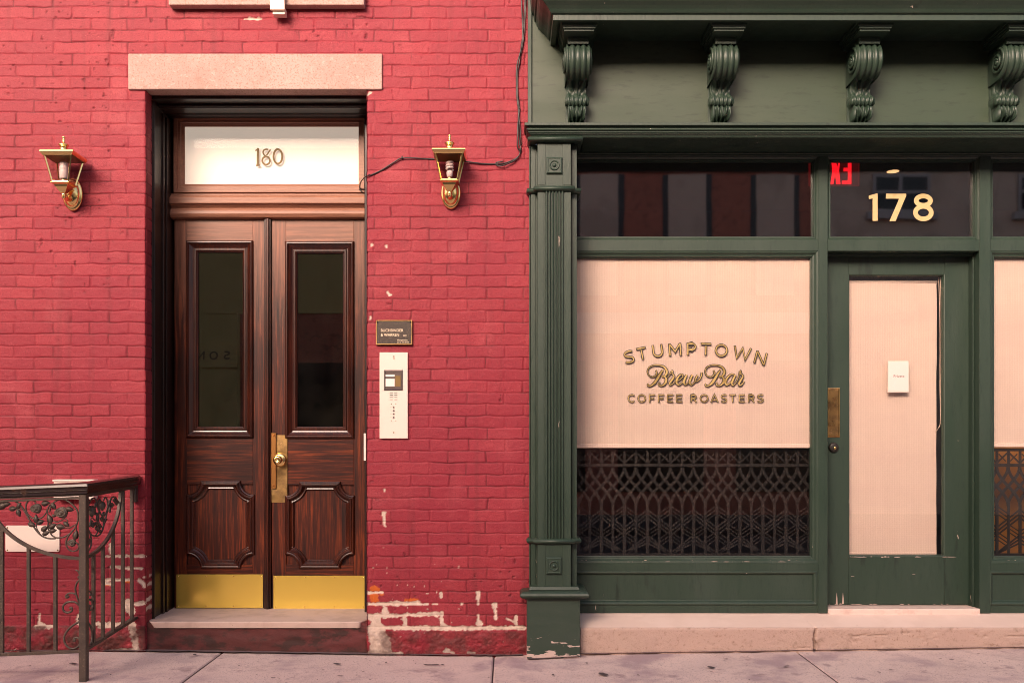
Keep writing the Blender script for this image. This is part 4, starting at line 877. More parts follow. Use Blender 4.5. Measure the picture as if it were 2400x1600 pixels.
# ================================================================== SHOPFRONT
shop = thing('shopfront', 'dark green painted wooden shopfront with fluted pilaster, brackets and cornice', 'shop front', (X(1850), 0, .05))
YF, YW, YG, YB, YDR = -.03, .17, .215, .2245, .29
XE = 5.2
XW0 = .36                                  # left edge of the glazing, behind the pilaster
def bead(r, n=9, t0=0.0, zc=0.0, squash=1.0):
    return [(t0-r*math.cos(a)*squash, zc+r*math.sin(a)) for a in np.linspace(-PI/2, PI/2, n)]
def pilaster():
    g = G()
    zt, zb = Z(317, -.12), .36
    g.box(.1596, .351, -.10, .2, zb, zt)                               # shaft
    g.box(.121, .150, -.055, .2, zb, zt-.02); g.box(.360, .3886, -.055, .2, zb, zt-.02); g.box(.150, .360, -.048, .2, zb, zt-.03)
    g.box(.113, .119, -.050, .1, zb, zt-.02)
    f0, f1 = X(1277, -.1), X(1322, -.1); za, zc = Z(1262, -.1), Z(448, -.1); n = 6; p = (f1-f0)/n
    for i in range(n):
        x = f0+p*(i+.5)
        g.prism([(x-p*.36, -.0995), (x-p*.25, -.110), (x, -.1145), (x+p*.25, -.110), (x+p*.36, -.0995)], za, zc, 'z')
    # board joints of the shaft: thin raised boards either side of the flutes
    g.box(.1596, X(1275, -.1), -.1035, -.10, za, zc); g.box(X(1324, -.1), .351, -.1035, -.10, za, zc)
    for va, vb in ((333, 434), (1275, 1386)):
        g.box(.1596, X(1279, -.1)-.002, -.1025, -.10, Z(vb, -.1), Z(va, -.1)); g.box(X(1318, -.1)+.002, .351, -.1025, -.10, Z(vb, -.1), Z(va, -.1))
    pi = g.build('pilaster', M['green'], shop, bevel=.0018)
    for vc, name in ((442, 'ring_moulding'), (1268, 'ring_moulding')):
        g = G(); g.smooth = True; z = Z(vc, -.11)
        P = [(.116, .0), (.116, -.055), (.1546, -.055), (.1546, -.1036), (.356, -.1036), (.356, -.055), (.3936, -.055), (.3936, .12)]
        g.sweep(P, [(.02, z-.016)]+[(t, h+z) for t, h in bead(.016, 9, -.004, 0, 1.0)]+[(.02, z+.016)], 'xy', 0, closed=False, close_prof=True); g.build(name, M['green'], pi)
    g = G(); g.smooth = True; z = Z(325, -.13); P = [(.128, 0), (.128, -.110), (.393, -.110), (.393, .12)]
    g.sweep(P, [(.02, z-.014)]+[(t, h+z) for t, h in bead(.014, 9, -.012)]+[(.02, z+.014)], 'xy', 0, closed=False, close_prof=True); g.build('capital', M['green'], pi)
    for u0, u1, v0, v1 in ((1280.5, 1317.5, 370, 408), (1280, 1316, 1305, 1344)):
        y = -.1; x0, x1, z1, z0 = X(u0, y), X(u1, y), Z(v0, y), Z(v1, y)
        g = G(); g.sweep(rect(x0, x1, z0, z1), [(0, 0), (0, .010), (.006, .015), (.010, .015), (.013, .013)], 'xz', y); g.box(x0+.010, x1-.010, y-.0135, y, z0+.010, z1-.010)
        g.smooth = True; g.lathe([(.030, .010), (.029, .018), (.0255, .0205), (.0225, .018), (.018, .011), (.013, .010), (.011, .017), (.006, .0225), (0, .0235)], ((x0+x1)/2, y, (z0+z1)/2), 'y', 28); g.build('rosette', M['green'], pi)
    g = G(); zt, zb = Z(1387, -.17), Z(1406, -.17); zm = (zt+zb)/2; r = (zt-zb)/2
    P = [(.098, .0), (.098, -.125), (.411, -.125), (.411, .16)]
    g.sweep(P, [(.12, zb), (-.012, zb), (-.012, zb+.003), (-.026, zb+.008), (-.036, zb+.015), (-.041, zm), (-.036, zt-.010), (-.028, zt-.003), (-.018, zt), (.12, zt+.012)], 'xy', 0, closed=False, close_prof=True)
    g.sweep(P, [(.1, zt+.01), (.01, zt+.004), (.018, zt+.022), (.1, zt+.026)], 'xy', 0, closed=False, close_prof=True)
    g.build('plinth_cap', M['green'], pi, bevel=.001)
    g = G(); g.box(.098, .4036, -.12, .2, -.005, zb+.002); g.build('plinth_block', M['green_chip'], pi, bevel=.004)
pilaster()
def entablature():
    # belt moulding above the glazing
    g = G(); q = lambda v: Z(v, -.15)
    prof = [(-.048, q(288)), (-.048, q(294)), (-.030, q(295)), (-.024, q(298)), (-.034, q(299)), (-.038, q(301.5)), (-.034, q(304)), (-.026, q(305)), (-.026, q(306)), (-.030, q(307)), (-.026, q(309)), (-.018, q(310)), (-.018, q(311.5)), (-.012, q(313)), (-.006, q(316)), (-.004, q(317.5)),
            (.30, q(317.5)), (.30, q(288))]
    g.sweep([(.132, .0), (.132, -.107), (XE, -.107)], prof, 'xy', 0, closed=False, close_prof=True); g.build('belt_moulding', M['green'], shop, bevel=.001)
    g = G(); zs = q(317.5)-.001; g.box(XW0-.02, XE, YW, YW+.09, Z(366, YW), zs+.03); g.box(XW0, XE, YW-.02, YW, zs-.010, zs+.01); g.build('header_board', M['green'], shop, bevel=.002)
    g = G(); g.box(X(1247, YF), XE, YF, .2, q(292), 4.0); g.build('frieze', M['green_dry'], shop)
    g = G(); g.box(X(1237, -.045), X(1246.5, -.045), -.045, .0, q(290), 4.2); g.build('corner_board', M['green'], shop, bevel=.003)
    g = G(); z0 = 3.542
    prof = [(0, z0), (0, z0+.030), (-.004, z0+.033), (-.010, z0+.034), (-.016, z0+.040), (-.024, z0+.052), (-.038, z0+.066), (-.055, z0+.080), (-.070, z0+.097), (-.080, z0+.118), (-.084, z0+.140), (-.094, z0+.142), (-.094, z0+.170), (-.112, z0+.19), (-.118, z0+.25), (-.118, z0+.32), (.36, z0+.42), (.36, z0+.028), (.030, z0+.022), (.030, z0)]
    g.sweep([(.236, .0), (.236, -.36), (XE, -.36)], prof, 'xy', 0, closed=False, close_prof=True); g.build('cornice', M['green'], shop, bevel=.0015)
    g = G(); g.box(.11, XE, -.02, .3, 3.96, 8.2); g.build('upper_wall', M['brick'], shop)
entablature()
def bracket(xc, label):
    zb = 3.083; dz = -.012
    pts = [(.12, 3.494)]+[(.125+.088*math.cos(a), 3.405+.088*math.sin(a)) for a in np.radians(np.linspace(88, -92, 26))]
    n1 = len(pts)
    pts += cr([(.122, 3.317), (.092, 3.312), (.066, 3.292), (.055, 3.265), (.060, 3.240), (.078, 3.228)], 6)[1:]
    pts += [(.083+.031*math.cos(a), 3.198+.030*math.sin(a)) for a in np.radians(np.linspace(85, -85, 12))]
    n2 = len(pts)
    pts += cr([(.086, 3.166), (.100, 3.156), (.104, 3.138), (.094, 3.116), (.070, 3.102), (.058, 3.098), (.050, 3.088), (.030, 3.084)], 5)[1:]
    pts = [(d, z+dz) for d, z in pts]; P = np.array(pts); m = len(P)
    T = np.gradient(P, axis=0); T /= np.linalg.norm(T, axis=1)[:, None]; NRM = np.stack([-T[:, 1], T[:, 0]], 1)
    if NRM[5, 0] < 0: NRM = -NRM
    S = np.concatenate([[0], np.cumsum(np.linalg.norm(np.diff(P, axis=0), axis=1))])
    W = np.linspace(-1, 1, 41); vs = []; fs = []
    for i in range(m):
        s = S[i]; hw = .066 if i < n1 else np.interp(P[i, 1], [3.07, 3.10, 3.16, 3.19, 3.22, 3.24, 3.30], [.038, .046, .052, .062, .062, .054, .056])
        for w in W:
            a = abs(w)
            if i < n1:
                r = .013*max(0, math.cos(min(1, abs(a-.47)/.24)*PI/2))**.8+.008*(a > .80)
                if a < .17: r = .006+.006*abs(math.cos(s*PI/.022))*(1-(a/.17)**2)
                r *= min(1, i/2)
            elif P[i, 1] > 3.205+dz+.025 or i < n1+4:                   # acanthus leaf in the hollow
                k = s*46; r = .010*(.5+.5*math.cos(w*PI*3.0+.0))+.006*math.sin(k+a*9)*(a > .18)
            elif i < n2: r = .004*math.cos(w*PI*5)                       # rolled band
            else: r = .011*(.5+.5*math.cos(w*PI*4.2))+.006*math.sin(s*75+a*8)*(a > .15)
            d, z = P[i]+NRM[i]*r
            vs.append((xc+w*hw, YF-max(d, .002), z))
    nw = len(W)
    for i in range(m-1):
        for j in range(nw-1): fs.append((i*nw+j, i*nw+j+1, (i+1)*nw+j+1, (i+1)*nw+j))
    # sides back to the frieze
    for j, fl in ((0, 0), (nw-1, 1)):
        b0 = len(vs)
        for i in range(m): v = vs[i*nw+j]; vs.append((v[0], YF+.004, v[2]))
        for i in range(m-1): fs.append((i*nw+j, (i+1)*nw+j, b0+i+1, b0+i))
    # close the bottom
    b0 = len(vs)-2*m
    g = G(); g.smooth = True; g.add(vs, fs)
    g.smooth = False; g.box(xc-.058, xc+.058, YF-.20, YF, 3.470, 3.512)
    g.box(xc-.060, xc+.060, YF-.012, YF+.01, zb+dz-.002, 3.48)
    o = g.build('scroll_bracket', M['green'], shop, label=label)
    g = G()
    for hw, y, za, zc_ in ((.105, -.335, 3.545, 3.57), (.097, -.325, 3.530, 3.548), (.090, -.315, 3.518, 3.533), (.084, -.305, 3.507, 3.521)): g.box(xc-hw, xc+hw, y, YF, za, zc_)
    g.build('abacus', M['green'], o, bevel=.0015)
    for sx in (-1, 1):
        g = G(); g.smooth = True; Q = []
        for a in np.linspace(0, 4.4*PI, 60):
            r = .078*math.exp(-a*.115); Q.append((xc+sx*(.066+.004+.010*a/14), YF-.125-r*math.cos(a-PI/2), 3.405+dz+r*math.sin(a-PI/2+PI)))
        g.tube(Q, .0085, 7); g.lathe([(.018, -.012), (.018, .0), (.012, .008), (0, .010)] if sx > 0 else [(0, -.010), (.012, -.008), (.018, 0), (.018, .012)], (xc+sx*.078, YF-.125, 3.405+dz), 'x', 14)
        g.lathe([(0, -.010), (.020, -.008), (.026, 0), (.020, .008), (0, .010)], (xc+sx*.060, YF-.083, 3.198+dz), 'x', 14)
        g.build('volute', M['green'], o)
for xc, lab in ((.384, 'carved scroll bracket above the pilaster'), (1.2137, 'carved scroll bracket above the wide window'), (2.022, 'carved scroll bracket above the door numerals'), (2.85, 'carved scroll bracket at the right edge')): bracket(xc, lab)
for xc in (3.68, 4.51): bracket(xc, 'carved scroll bracket')

def chips(g, x0, x1, z, y, n, hmax=.004, seed=1, lmax=.05):
    r = random.Random(seed)
    for k in range(n):
        x = x0+(x1-x0)*r.random(); l = lmax*r.random()**2.2+.003; h = hmax*(.35+.65*r.random()); zz = z+(r.random()-.5)*.004
        g.prism([(x, zz), (x+l*.5, zz-h*.25), (x+l, zz+h*.1), (x+l*.8, zz+h*.6), (x+l*.35, zz+h*.85), (x+l*.1, zz+h*.4)], y-.0006, y+.004, 'y')
def front_frame():
    y0, y1 = YW, .26; zb = Z(1436, YW)
    x1a, x1b, x2a, x2b = X(1918, YW), X(1940, YW), X(2296, YW), X(2322, YW)
    zt, zra, zrb = Z(366, YW), Z(562, YW), Z(588, YW)
    g = G()
    g.box(x1a, x1b, y0, y1+.06, zb, zt); g.box(x2a, x2b, y0, y1+.06, zb, zt)
    for a, b in ((XW0, x1a), (x1b, x2a), (x2b, XE)): g.box(a, b, y0+.0025, y1, zrb, zra)
    # door jamb steps
    g.box(x2a-.010, x2a, .235, .32, zb, zrb); g.box(x1b, x1b+.006, .235, .32, zb, zrb); g.box(x1b, x2a, .24, .32, zrb-.012, zrb)
    fr = g.build('shopfront_frame', M['green'], shop, bevel=.002)
    def glaze(a, b, c, d, name, fit, label=None, blocks=True, pane_m=None):
        g = G(); k = .0285
        g.sweep(rect(a, b, c, d), fit, 'xz', YW)
        if name == 'window':
            g.cur = 1; chips(g, a, b-.04, c+.004, YW+.0055, 16, .004, 3); chips(g, a, b-.05, c+.013, YW+.011, 14, .003, 4)
        w = g.build(name, [M['green'], M['chip']], shop, bevel=0, label=label)
        g = G(); t = fit[-1][0]-.006; g.box(a+t, b-t, YG, YG+.005, c+t, d-t); g.build('pane', M['glass_dark'] if name == 'transom_window' else M['glass'], w)
        return w
    F1 = [(0, -.006), (.003, -.006), (.008, -.010), (.014, -.018), (.021, -.018), (.0225, -.028), (.026, -.028), (.026, -.052)]
    F2 = [(0, -.004), (.010, -.006), (.020, -.018), (.030, -.020), (.033, -.030), (.037, -.032), (.037, -.055)]
    tr = []
    for i, (a, b) in enumerate(((XW0, x1a), (x1b, x2a), (x2b, XE))):
        w = glaze(a, b, zra, zt, 'transom_window', F1, ('long pane above the wide window', 'pane with the numerals above the green door', 'pane above the right-hand window')[i]); tr.append(w)
    zp = Z(1318, YW)
    w1 = glaze(XW0, x1a, zp, zrb, 'window', F2, 'wide window with arched gold lettering'); w2 = glaze(x2b, XE, zp, zrb, 'window', F2, 'window cut by the right edge of the photo')
    # stall risers
    for a, b in ((XW0, x1a), (x2b, XE)):
        zr0, zr1, zr2 = Z(1340, YW), Z(1413, YW), zb
        g = G(); xs_ = X(1913, YW)-X(1918, YW)
        g.box(a, b, YW+.004, y1+.06, zr0, zp-.001); g.box(a, b, YW+.006, y1+.06, zr2, zr1)
        g.sweep(rect(a-.002, b-.012 if a < 1 else b, zr1-.006, zr0+.002), [(-.004, -.03), (-.004, .0), (.004, .002), (.012, -.004), (.020, -.016), (.024, -.018)], 'xz', YW)
        if a < 1: g.box(b-.012, b, YW+.004, y1, zr1, zr0)
        g.box(a, b, YW+.017, y1, zr1, zr0)
        g.build('stall_riser', M['green'], shop, bevel=.0015)
    return fr, tr, w1, w2, (x1b, x2a, zb, zrb)
fr, tr, win1, win2, (dx0, dx1, dzb, dzt) = front_frame()
def shop_door():
    y = YDR; xa, xb = dx0+.012, dx1-.004; z0, z1 = Z(1416, y), dzt-.004
    a, b, c, d = X(1989, y), X(2214, y), Z(1303, y), Z(643, y)
    g = G(); g.box(xa, a, y, y+.045, z0, z1); g.box(b, xb, y, y+.045, z0, z1); g.box(a, b, y+.0015, y+.045, d, z1); g.box(a, b, y+.0015, y+.045, z0, c)
    dr = g.build('door', M['green'], shop, bevel=.002, label='green shop door with a cream blind behind its glass')
    g = G(); chips(g, xa+.02, xb-.1, z0+.001, y, 14, .007, 8, .045)
    for u, h in ((1961, 26), (1975.5, 27)): g.prism([(X(u-2, y), Z(1414, y)), (X(u+2, y), Z(1414, y)), (X(u+1.5, y), Z(1414-h*.5, y)), (X(u, y), Z(1414-h, y)), (X(u-1, y), Z(1414-h*.5, y))], y-.0007, y+.003, 'y')
    for u, v in ((1992, 1350), (2242, 1032), (2135, 1345)): chips(g, X(u, y), X(u+4, y), Z(v, y), y, 2, .003, u, .02)
    chips(g, a, b, c-.004, y+.0005, 20, .008, 12, .09); g.build('chipped_paint', M['chip'], dr)
    g = G(); g.sweep(rect(a-.002, b+.002, c-.002, d+.002), [(0, -.004), (.0, .001), (.006, -.002), (.010, -.012), (.012, -.028)], 'xz', y); g.build('glazing_bead', M['green'], dr, bevel=.0006)
    g = G(); g.box(a+.006, b-.006, y+.022, y+.027, c+.006, d-.006); g.build('pane', M['glass'], dr)
    g = G(); px0, px1, pz0, pz1 = X(1939.5, y), X(1968, y), Z(1024, y), Z(909, y)
    g.sweep(rect(px0, px1, pz0, pz1), [(0, -.001), (0, .005), (.005, .007), (.009, .003), (.009, .0)], 'xz', y); g.box(px0+.006, px1-.006, y-.003, y, pz0+.006, pz1-.006); g.smooth = True
    for u in (1945.5, 1962):
        for v in (914, 1018.5): g.lathe([(.004, .0), (.0035, .002), (0, .003)], (X(u, y), y-.003, Z(v, y)), 'y', 8)
    g.build('push_plate', M['brass_old'], dr)
    g = G(); g.smooth = True; c_ = (X(1953, y), y, Z(1048, y)); g.lathe([(.031, 0), (.031, .008), (.028, .016), (.018, .019), (0, .019)], c_, 'y', 26); lk = g.build('lock', M['black'], dr)
    g = G(); g.smooth = True; g.lathe([(.009, .018), (.009, .0215), (.006, .023), (0, .0225)], (c_[0]+.004, y, c_[2]-.004), 'y', 14); g.build('keyhole', M['brass'], lk)
    g = G(); g.prism([(.160, Z(1436, YW)-.01), (.160, Z(1427, .16)), (.165, Z(1425.5, .165)), (.34, Z(1417.5, .30)), (.34, Z(1436, YW)-.01)], dx0+.001, dx1-.001, 'x'); g.build('door_sill', M['marble'], shop, bevel=.003)
shop_door()

def step():
    xs = np.concatenate([np.arange(.41, 3.2, .006), np.arange(3.2, XE, .03)]); yf = -.055
    zf, zb = Z(1470, yf), Z(1436, YW)
    sec = [(yf, t) for t in np.linspace(-.03, zf-.012, 30)]+[(yf+.002, zf-.006), (yf+.005, zf-.002), (yf+.010, zf)]+[(yf+.01+(YW+.02-yf-.01)*t, zf+(zb-zf)*t) for t in np.linspace(.04, 1, 22)]
    xc = X(1911, yf); ns = len(sec); a = np.repeat(xs[:, None], ns, 1); sy = np.array([p[0] for p in sec]); sz = np.array([p[1] for p in sec])
    par = np.concatenate([[0], np.cumsum(np.hypot(np.diff(sy), np.diff(sz)))]); p = np.repeat(par[None], len(xs), 0)
    front = sst(par, 0, .01)*(1-sst(par, par[31], par[34])); fr_ = np.repeat(front[None], len(xs), 0)
    h = (fnoise(a, p, .06, 500, 4)-.5)*.006*fr_+(fnoise(a, p, .5, 510, 2)-.5)*.006
    h -= .003*fr_*sst(fnoise(a*.5, p, .022, 520, 3), .60, .80)*(.35+.65*sst(a, xc, xc+.1))
    ck = xc+.010*(fnoise(p, p*0+3, .03, 530, 3)-.5)*2-.10*np.maximum(0, p-par[32])**1.0
    h -= (.030*fr_+.006*(1-fr_))*(1-sst(abs(a-ck), .002, .009))*np.where(p > par[32]+.1, .4, 1)
    for x0, x1, v0 in ((X(1845), X(1895), 1517), (X(1960), X(2075), 1488), (X(2290), X(2400), 1490), (X(2100), X(2130), 1482)):
        zc = Z(v0, yf)+.008*(fnoise(a, a*0+v0, .04, 540, 3)-.5)*2; zz = np.repeat(sz[None], len(xs), 0)
        h -= .010*fr_*(1-sst(abs(zz-zc), .0005, .0045))*sst(a, x0, x0+.02)*(1-sst(a, x1-.02, x1))*sst(fnoise(a, a*0+v0, .05, 545, 2), .25, .5)
    ny = np.where(par < par[31], 1, np.where(par < par[33], .7, 0)); nz_ = np.where(par < par[31], 0, np.where(par < par[33], .7, 1))
    V = np.stack([a, sy[None]-h*ny[None], sz[None]+h*nz_[None]*.5], -1)
    # let the right part meet the rising pavement
    g = G(); g.smooth = True; nx = len(xs); idx = np.arange(nx*ns).reshape(nx, ns)
    jt = 32
    fs1 = [(idx[i, j], idx[i+1, j], idx[i+1, j+1], idx[i, j+1]) for i in range(nx-1) for j in range(ns-1)]
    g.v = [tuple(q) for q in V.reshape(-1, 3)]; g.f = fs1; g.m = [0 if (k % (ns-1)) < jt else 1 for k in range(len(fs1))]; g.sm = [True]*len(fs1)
    g.build('stone_step', [M['step'], M['step_top']], shop)
step()
def interior():
    g = G(); y0, y1, zl, zh = .40, 3.6, .20, 3.50; a, b = .2, XE
    g.quad((a, y1, zl), (b, y1, zl), (b, y1, zh), (a, y1, zh)); g.quad((a, .27, zl), (a, y1, zl), (a, y1, zh), (a, .27, zh)); g.quad((a, .27, zh), (b, .27, zh), (b, y1, zh), (a, y1, zh)); g.quad((a, .27, zl), (b, .27, zl), (b, y1, zl), (a, y1, zl)); g.quad((b, .0, zl), (b, y1, zl), (b, y1, zh), (b, .0, zh))
    g.box(2.86, 2.92, .33, y1, zl, 2.2)  # unseen partition, added to keep the counter lamp's light in its bay
    g.build('shop_interior', M['interior'], shop)
    g = G(); g.box(2.93, XE-.02, .95, 1.0, .2, 1.35); g.build('lit_counter', M['amber'], shop)
interior()

# ------------------------------------------------------------------ blinds
def blind(label, x0, x1, z0, z1, y, amp, seed):
    t = thing('roller_blind', label, 'blind', ((x0+x1)/2, y, z0), group='cream roller blinds drawn behind the shop glass')
    nx, nz = 60, 60; xs = np.linspace(x0, x1, nx); zs = np.linspace(z0, z1, nz); a, z = np.meshgrid(xs, zs)
    h = (fnoise(a*.25, z, .13, seed, 3)-.5)*amp+(fnoise(a, z*.3, .4, seed+9, 2)-.5)*amp
    if seed == 600: h += .003*sst(.03-abs((a-(x1-.02))+(z-(z0+.13))*1.3), 0, .03)*(z < z0+.16)
    ed = (fnoise(z, z*0+1, .3, seed+20, 2)-.5)*.010; a = a+np.where(a > x1-.02, ed, 0)
    g = G(); g.smooth = True; idx = np.arange(nx*nz).reshape(nz, nx)
    g.add([tuple(p) for p in np.stack([a, y+h, z], -1).reshape(-1, 3)], [(idx[j, i], idx[j, i+1], idx[j+1, i+1], idx[j+1, i]) for j in range(nz-1) for i in range(nx-1)]); g.build('cloth', M['blind'], t)
    g = G(); g.box(x0, x1-.004, y-.006, y+.006, z0-.004, z0+.022); g.build('hem_bar', M['blind'], t, bevel=.004)
    g = G(); g.smooth = True; g.tube([(x0-.005, y+.01, z1), (x1+.005, y+.01, z1)], .012, 12); g.build('roller', M['blind'], t)
    return t
blind('wide cream woven blind covering most of the lettered window', XW0+.01, X(1899.5, YB), Z(1048, YB), Z(605, YB), YB, .004, 600)
b2 = blind('narrow cream woven blind inside the green door, full height of its glass', X(1988, .345), X(2195, .345), Z(1301, .345), Z(661, .345), .345, .004, 620)
blind('cream woven blind cut by the right edge, above the amber lit gate', dx1+.075, XE-.1, Z(1046, YB), Z(603, YB), YB, .004, 640)
g = G(); g.smooth = True; y = .335
for du in (0, 4): g.tube(cr([(X(2200+du, y), y, Z(650, y)), (X(2203+du*.7, y), y, Z(760, y)), (X(2203+du*.5, y), y, Z(900, y)), (X(2204, y), y, Z(985, y)), (X(2199, y), y, Z(1003, y)), (X(2192, y), y-.003, Z(1011, y))], 6), .0022, 6)
g.build('pull_cord', M['cord'], b2)
def notice():
    y = YDR+.020; t = thing('paper_notice', 'small white framed notice reading Private on the shop door glass', 'notice', (X(2104, y), y, Z(920, y)))
    x0, x1, z0, z1 = X(2079.5, y), X(2128.5, y), Z(919.5, y), Z(846, y)
    g = G(); g.box(x0, x1, y-.010, y, z0, z1); g.build('frame', M['sign_white'], t, bevel=.001)
    g = G(); g.box(x0+.007, x1-.006, y-.0112, y-.0098, z0+.010, z1-.007); g.build('sheet', M['paper'], t)
    q = text('Private', .024, X(2092, y), Z(884.5, y), y-.0116, t, 'x', None, ext=.0002); q.build('lettering', M['ink'], t)
notice()

# ------------------------------------------------------------------ lettering on the glass
def letter(c):
    """centre-line strokes in a unit cap-height box; returns width, strokes"""
    T = .19; h = T/2; k = 1-T
    if c == 'T': w = .80; return w, [([(0, 1-h), (w, 1-h)], 0), ([(w/2, 1-T+.01), (w/2, 0)], 0)]
    if c == 'U': w = .84; return w, [([(h, 1), (h, .42)]+arc(w/2, .40, w/2-h, .40-h, 180, 360, 14)+[(w-h, .42), (w-h, 1)], 0)]
    if c == 'M': w = 1.02; return w, [([(h, 0), (h, 1)], 0), ([(w-h, 0), (w-h, 1)], 0), ([(h*.9, .97), (w/2, .36), (w-h*.9, .97)], 0)]
    if c == 'P': w = .76; return w, [([(h, 0), (h, 1)], 0), ([(h, 1-h), (.42, 1-h)]+arc(.42, .675, w-h-.42, .325-h, 90, -90, 12)+[(.42, .35+h), (h, .35+h)], 0)]
    if c == 'R': w = .80; return w, [([(h, 0), (h, 1)], 0), ([(h, 1-h), (.42, 1-h)]+arc(.42, .69, w-.04-h-.42, .31-h, 90, -90, 12)+[(.42, .38+h), (h, .38+h)], 0), ([(.46, .42), (w-h, .0)], 0)]
    if c == 'O': w = 1.04; return w, [(arc(w/2, .5, w/2-h, .52-h, 0, 360, 32)[:-1], 1)]
    if c == 'C': w = .94; return w, [(arc(.52, .5, .52-h, .52-h, 42, 318, 24), 0)]
    if c == 'S': w = .76; return w, [(cr([(w-.07, .86), (.56, .915), (.36, .92), (.16, .85), (h, .71), (.17, .58), (.40, .50), (.60, .42), (w-h, .28), (.60, .14), (.38, .085), (.20, .10), (.04, .17)], 5), 0)]
    if c == 'W': w = 1.36; return w, [([(.06, 1), (.36, .06), (w/2, .90), (w-.36, .06), (w-.06, 1)], 0)]
    if c == 'N': w = .92; return w, [([(h, 0), (h, 1)], 0), ([(w-h, 0), (w-h, 1)], 0), ([(h*1.0, .98), (w-h*1.0, .02)], 0)]
    if c == 'F': w = .70; return w, [([(h, 0), (h, 1)], 0), ([(h, 1-h), (w, 1-h)], 0), ([(h, .47), (w-.08, .47)], 0)]
    if c == 'E': w = .74; return w, [([(h, 0), (h, 1)], 0), ([(h, 1-h), (w, 1-h)], 0), ([(h, .50), (w-.07, .50)], 0), ([(h, h), (w, h)], 0)]
    if c == 'A': w = 1.0; return w, [([(.08, 0), (w/2, .93), (w-.08, 0)], 0), ([(.24, .28), (w-.24, .28)], 0)]
    return .4, []
def put_letter(gd, gg, c, cx, cz, H, rot, y, wfit=None, T=.19, ol=.052):
    w, S = letter(c); sx = (wfit/(w*H)) if wfit else 1.0; ca, sa = math.cos(math.radians(rot)), math.sin(math.radians(rot))
    for k, (pts, cl) in enumerate(S):
        def tf(p, ext=0): a = (p[0]-w/2)*H*sx; b = (p[1]-.5)*H; return (cx+a*ca-b*sa, cz+a*sa+b*ca)
        Q = [tf(p) for p in pts]
        gd.ribbon(Q, T*H, y-.0001*k, .0003, cl)
        if not cl:                                     # shorten the gold so that the outline closes round its ends
            Q = [Vector(q) for q in Q]; e = ol*H
            Q[0] = Q[0]+(Q[1]-Q[0]).normalized()*e; Q[-1] = Q[-1]+(Q[-2]-Q[-1]).normalized()*e; Q = [tuple(q) for q in Q]
        gg.ribbon(Q, (T-2*ol)*H, y-.0009-.0001*k, .0004, cl)
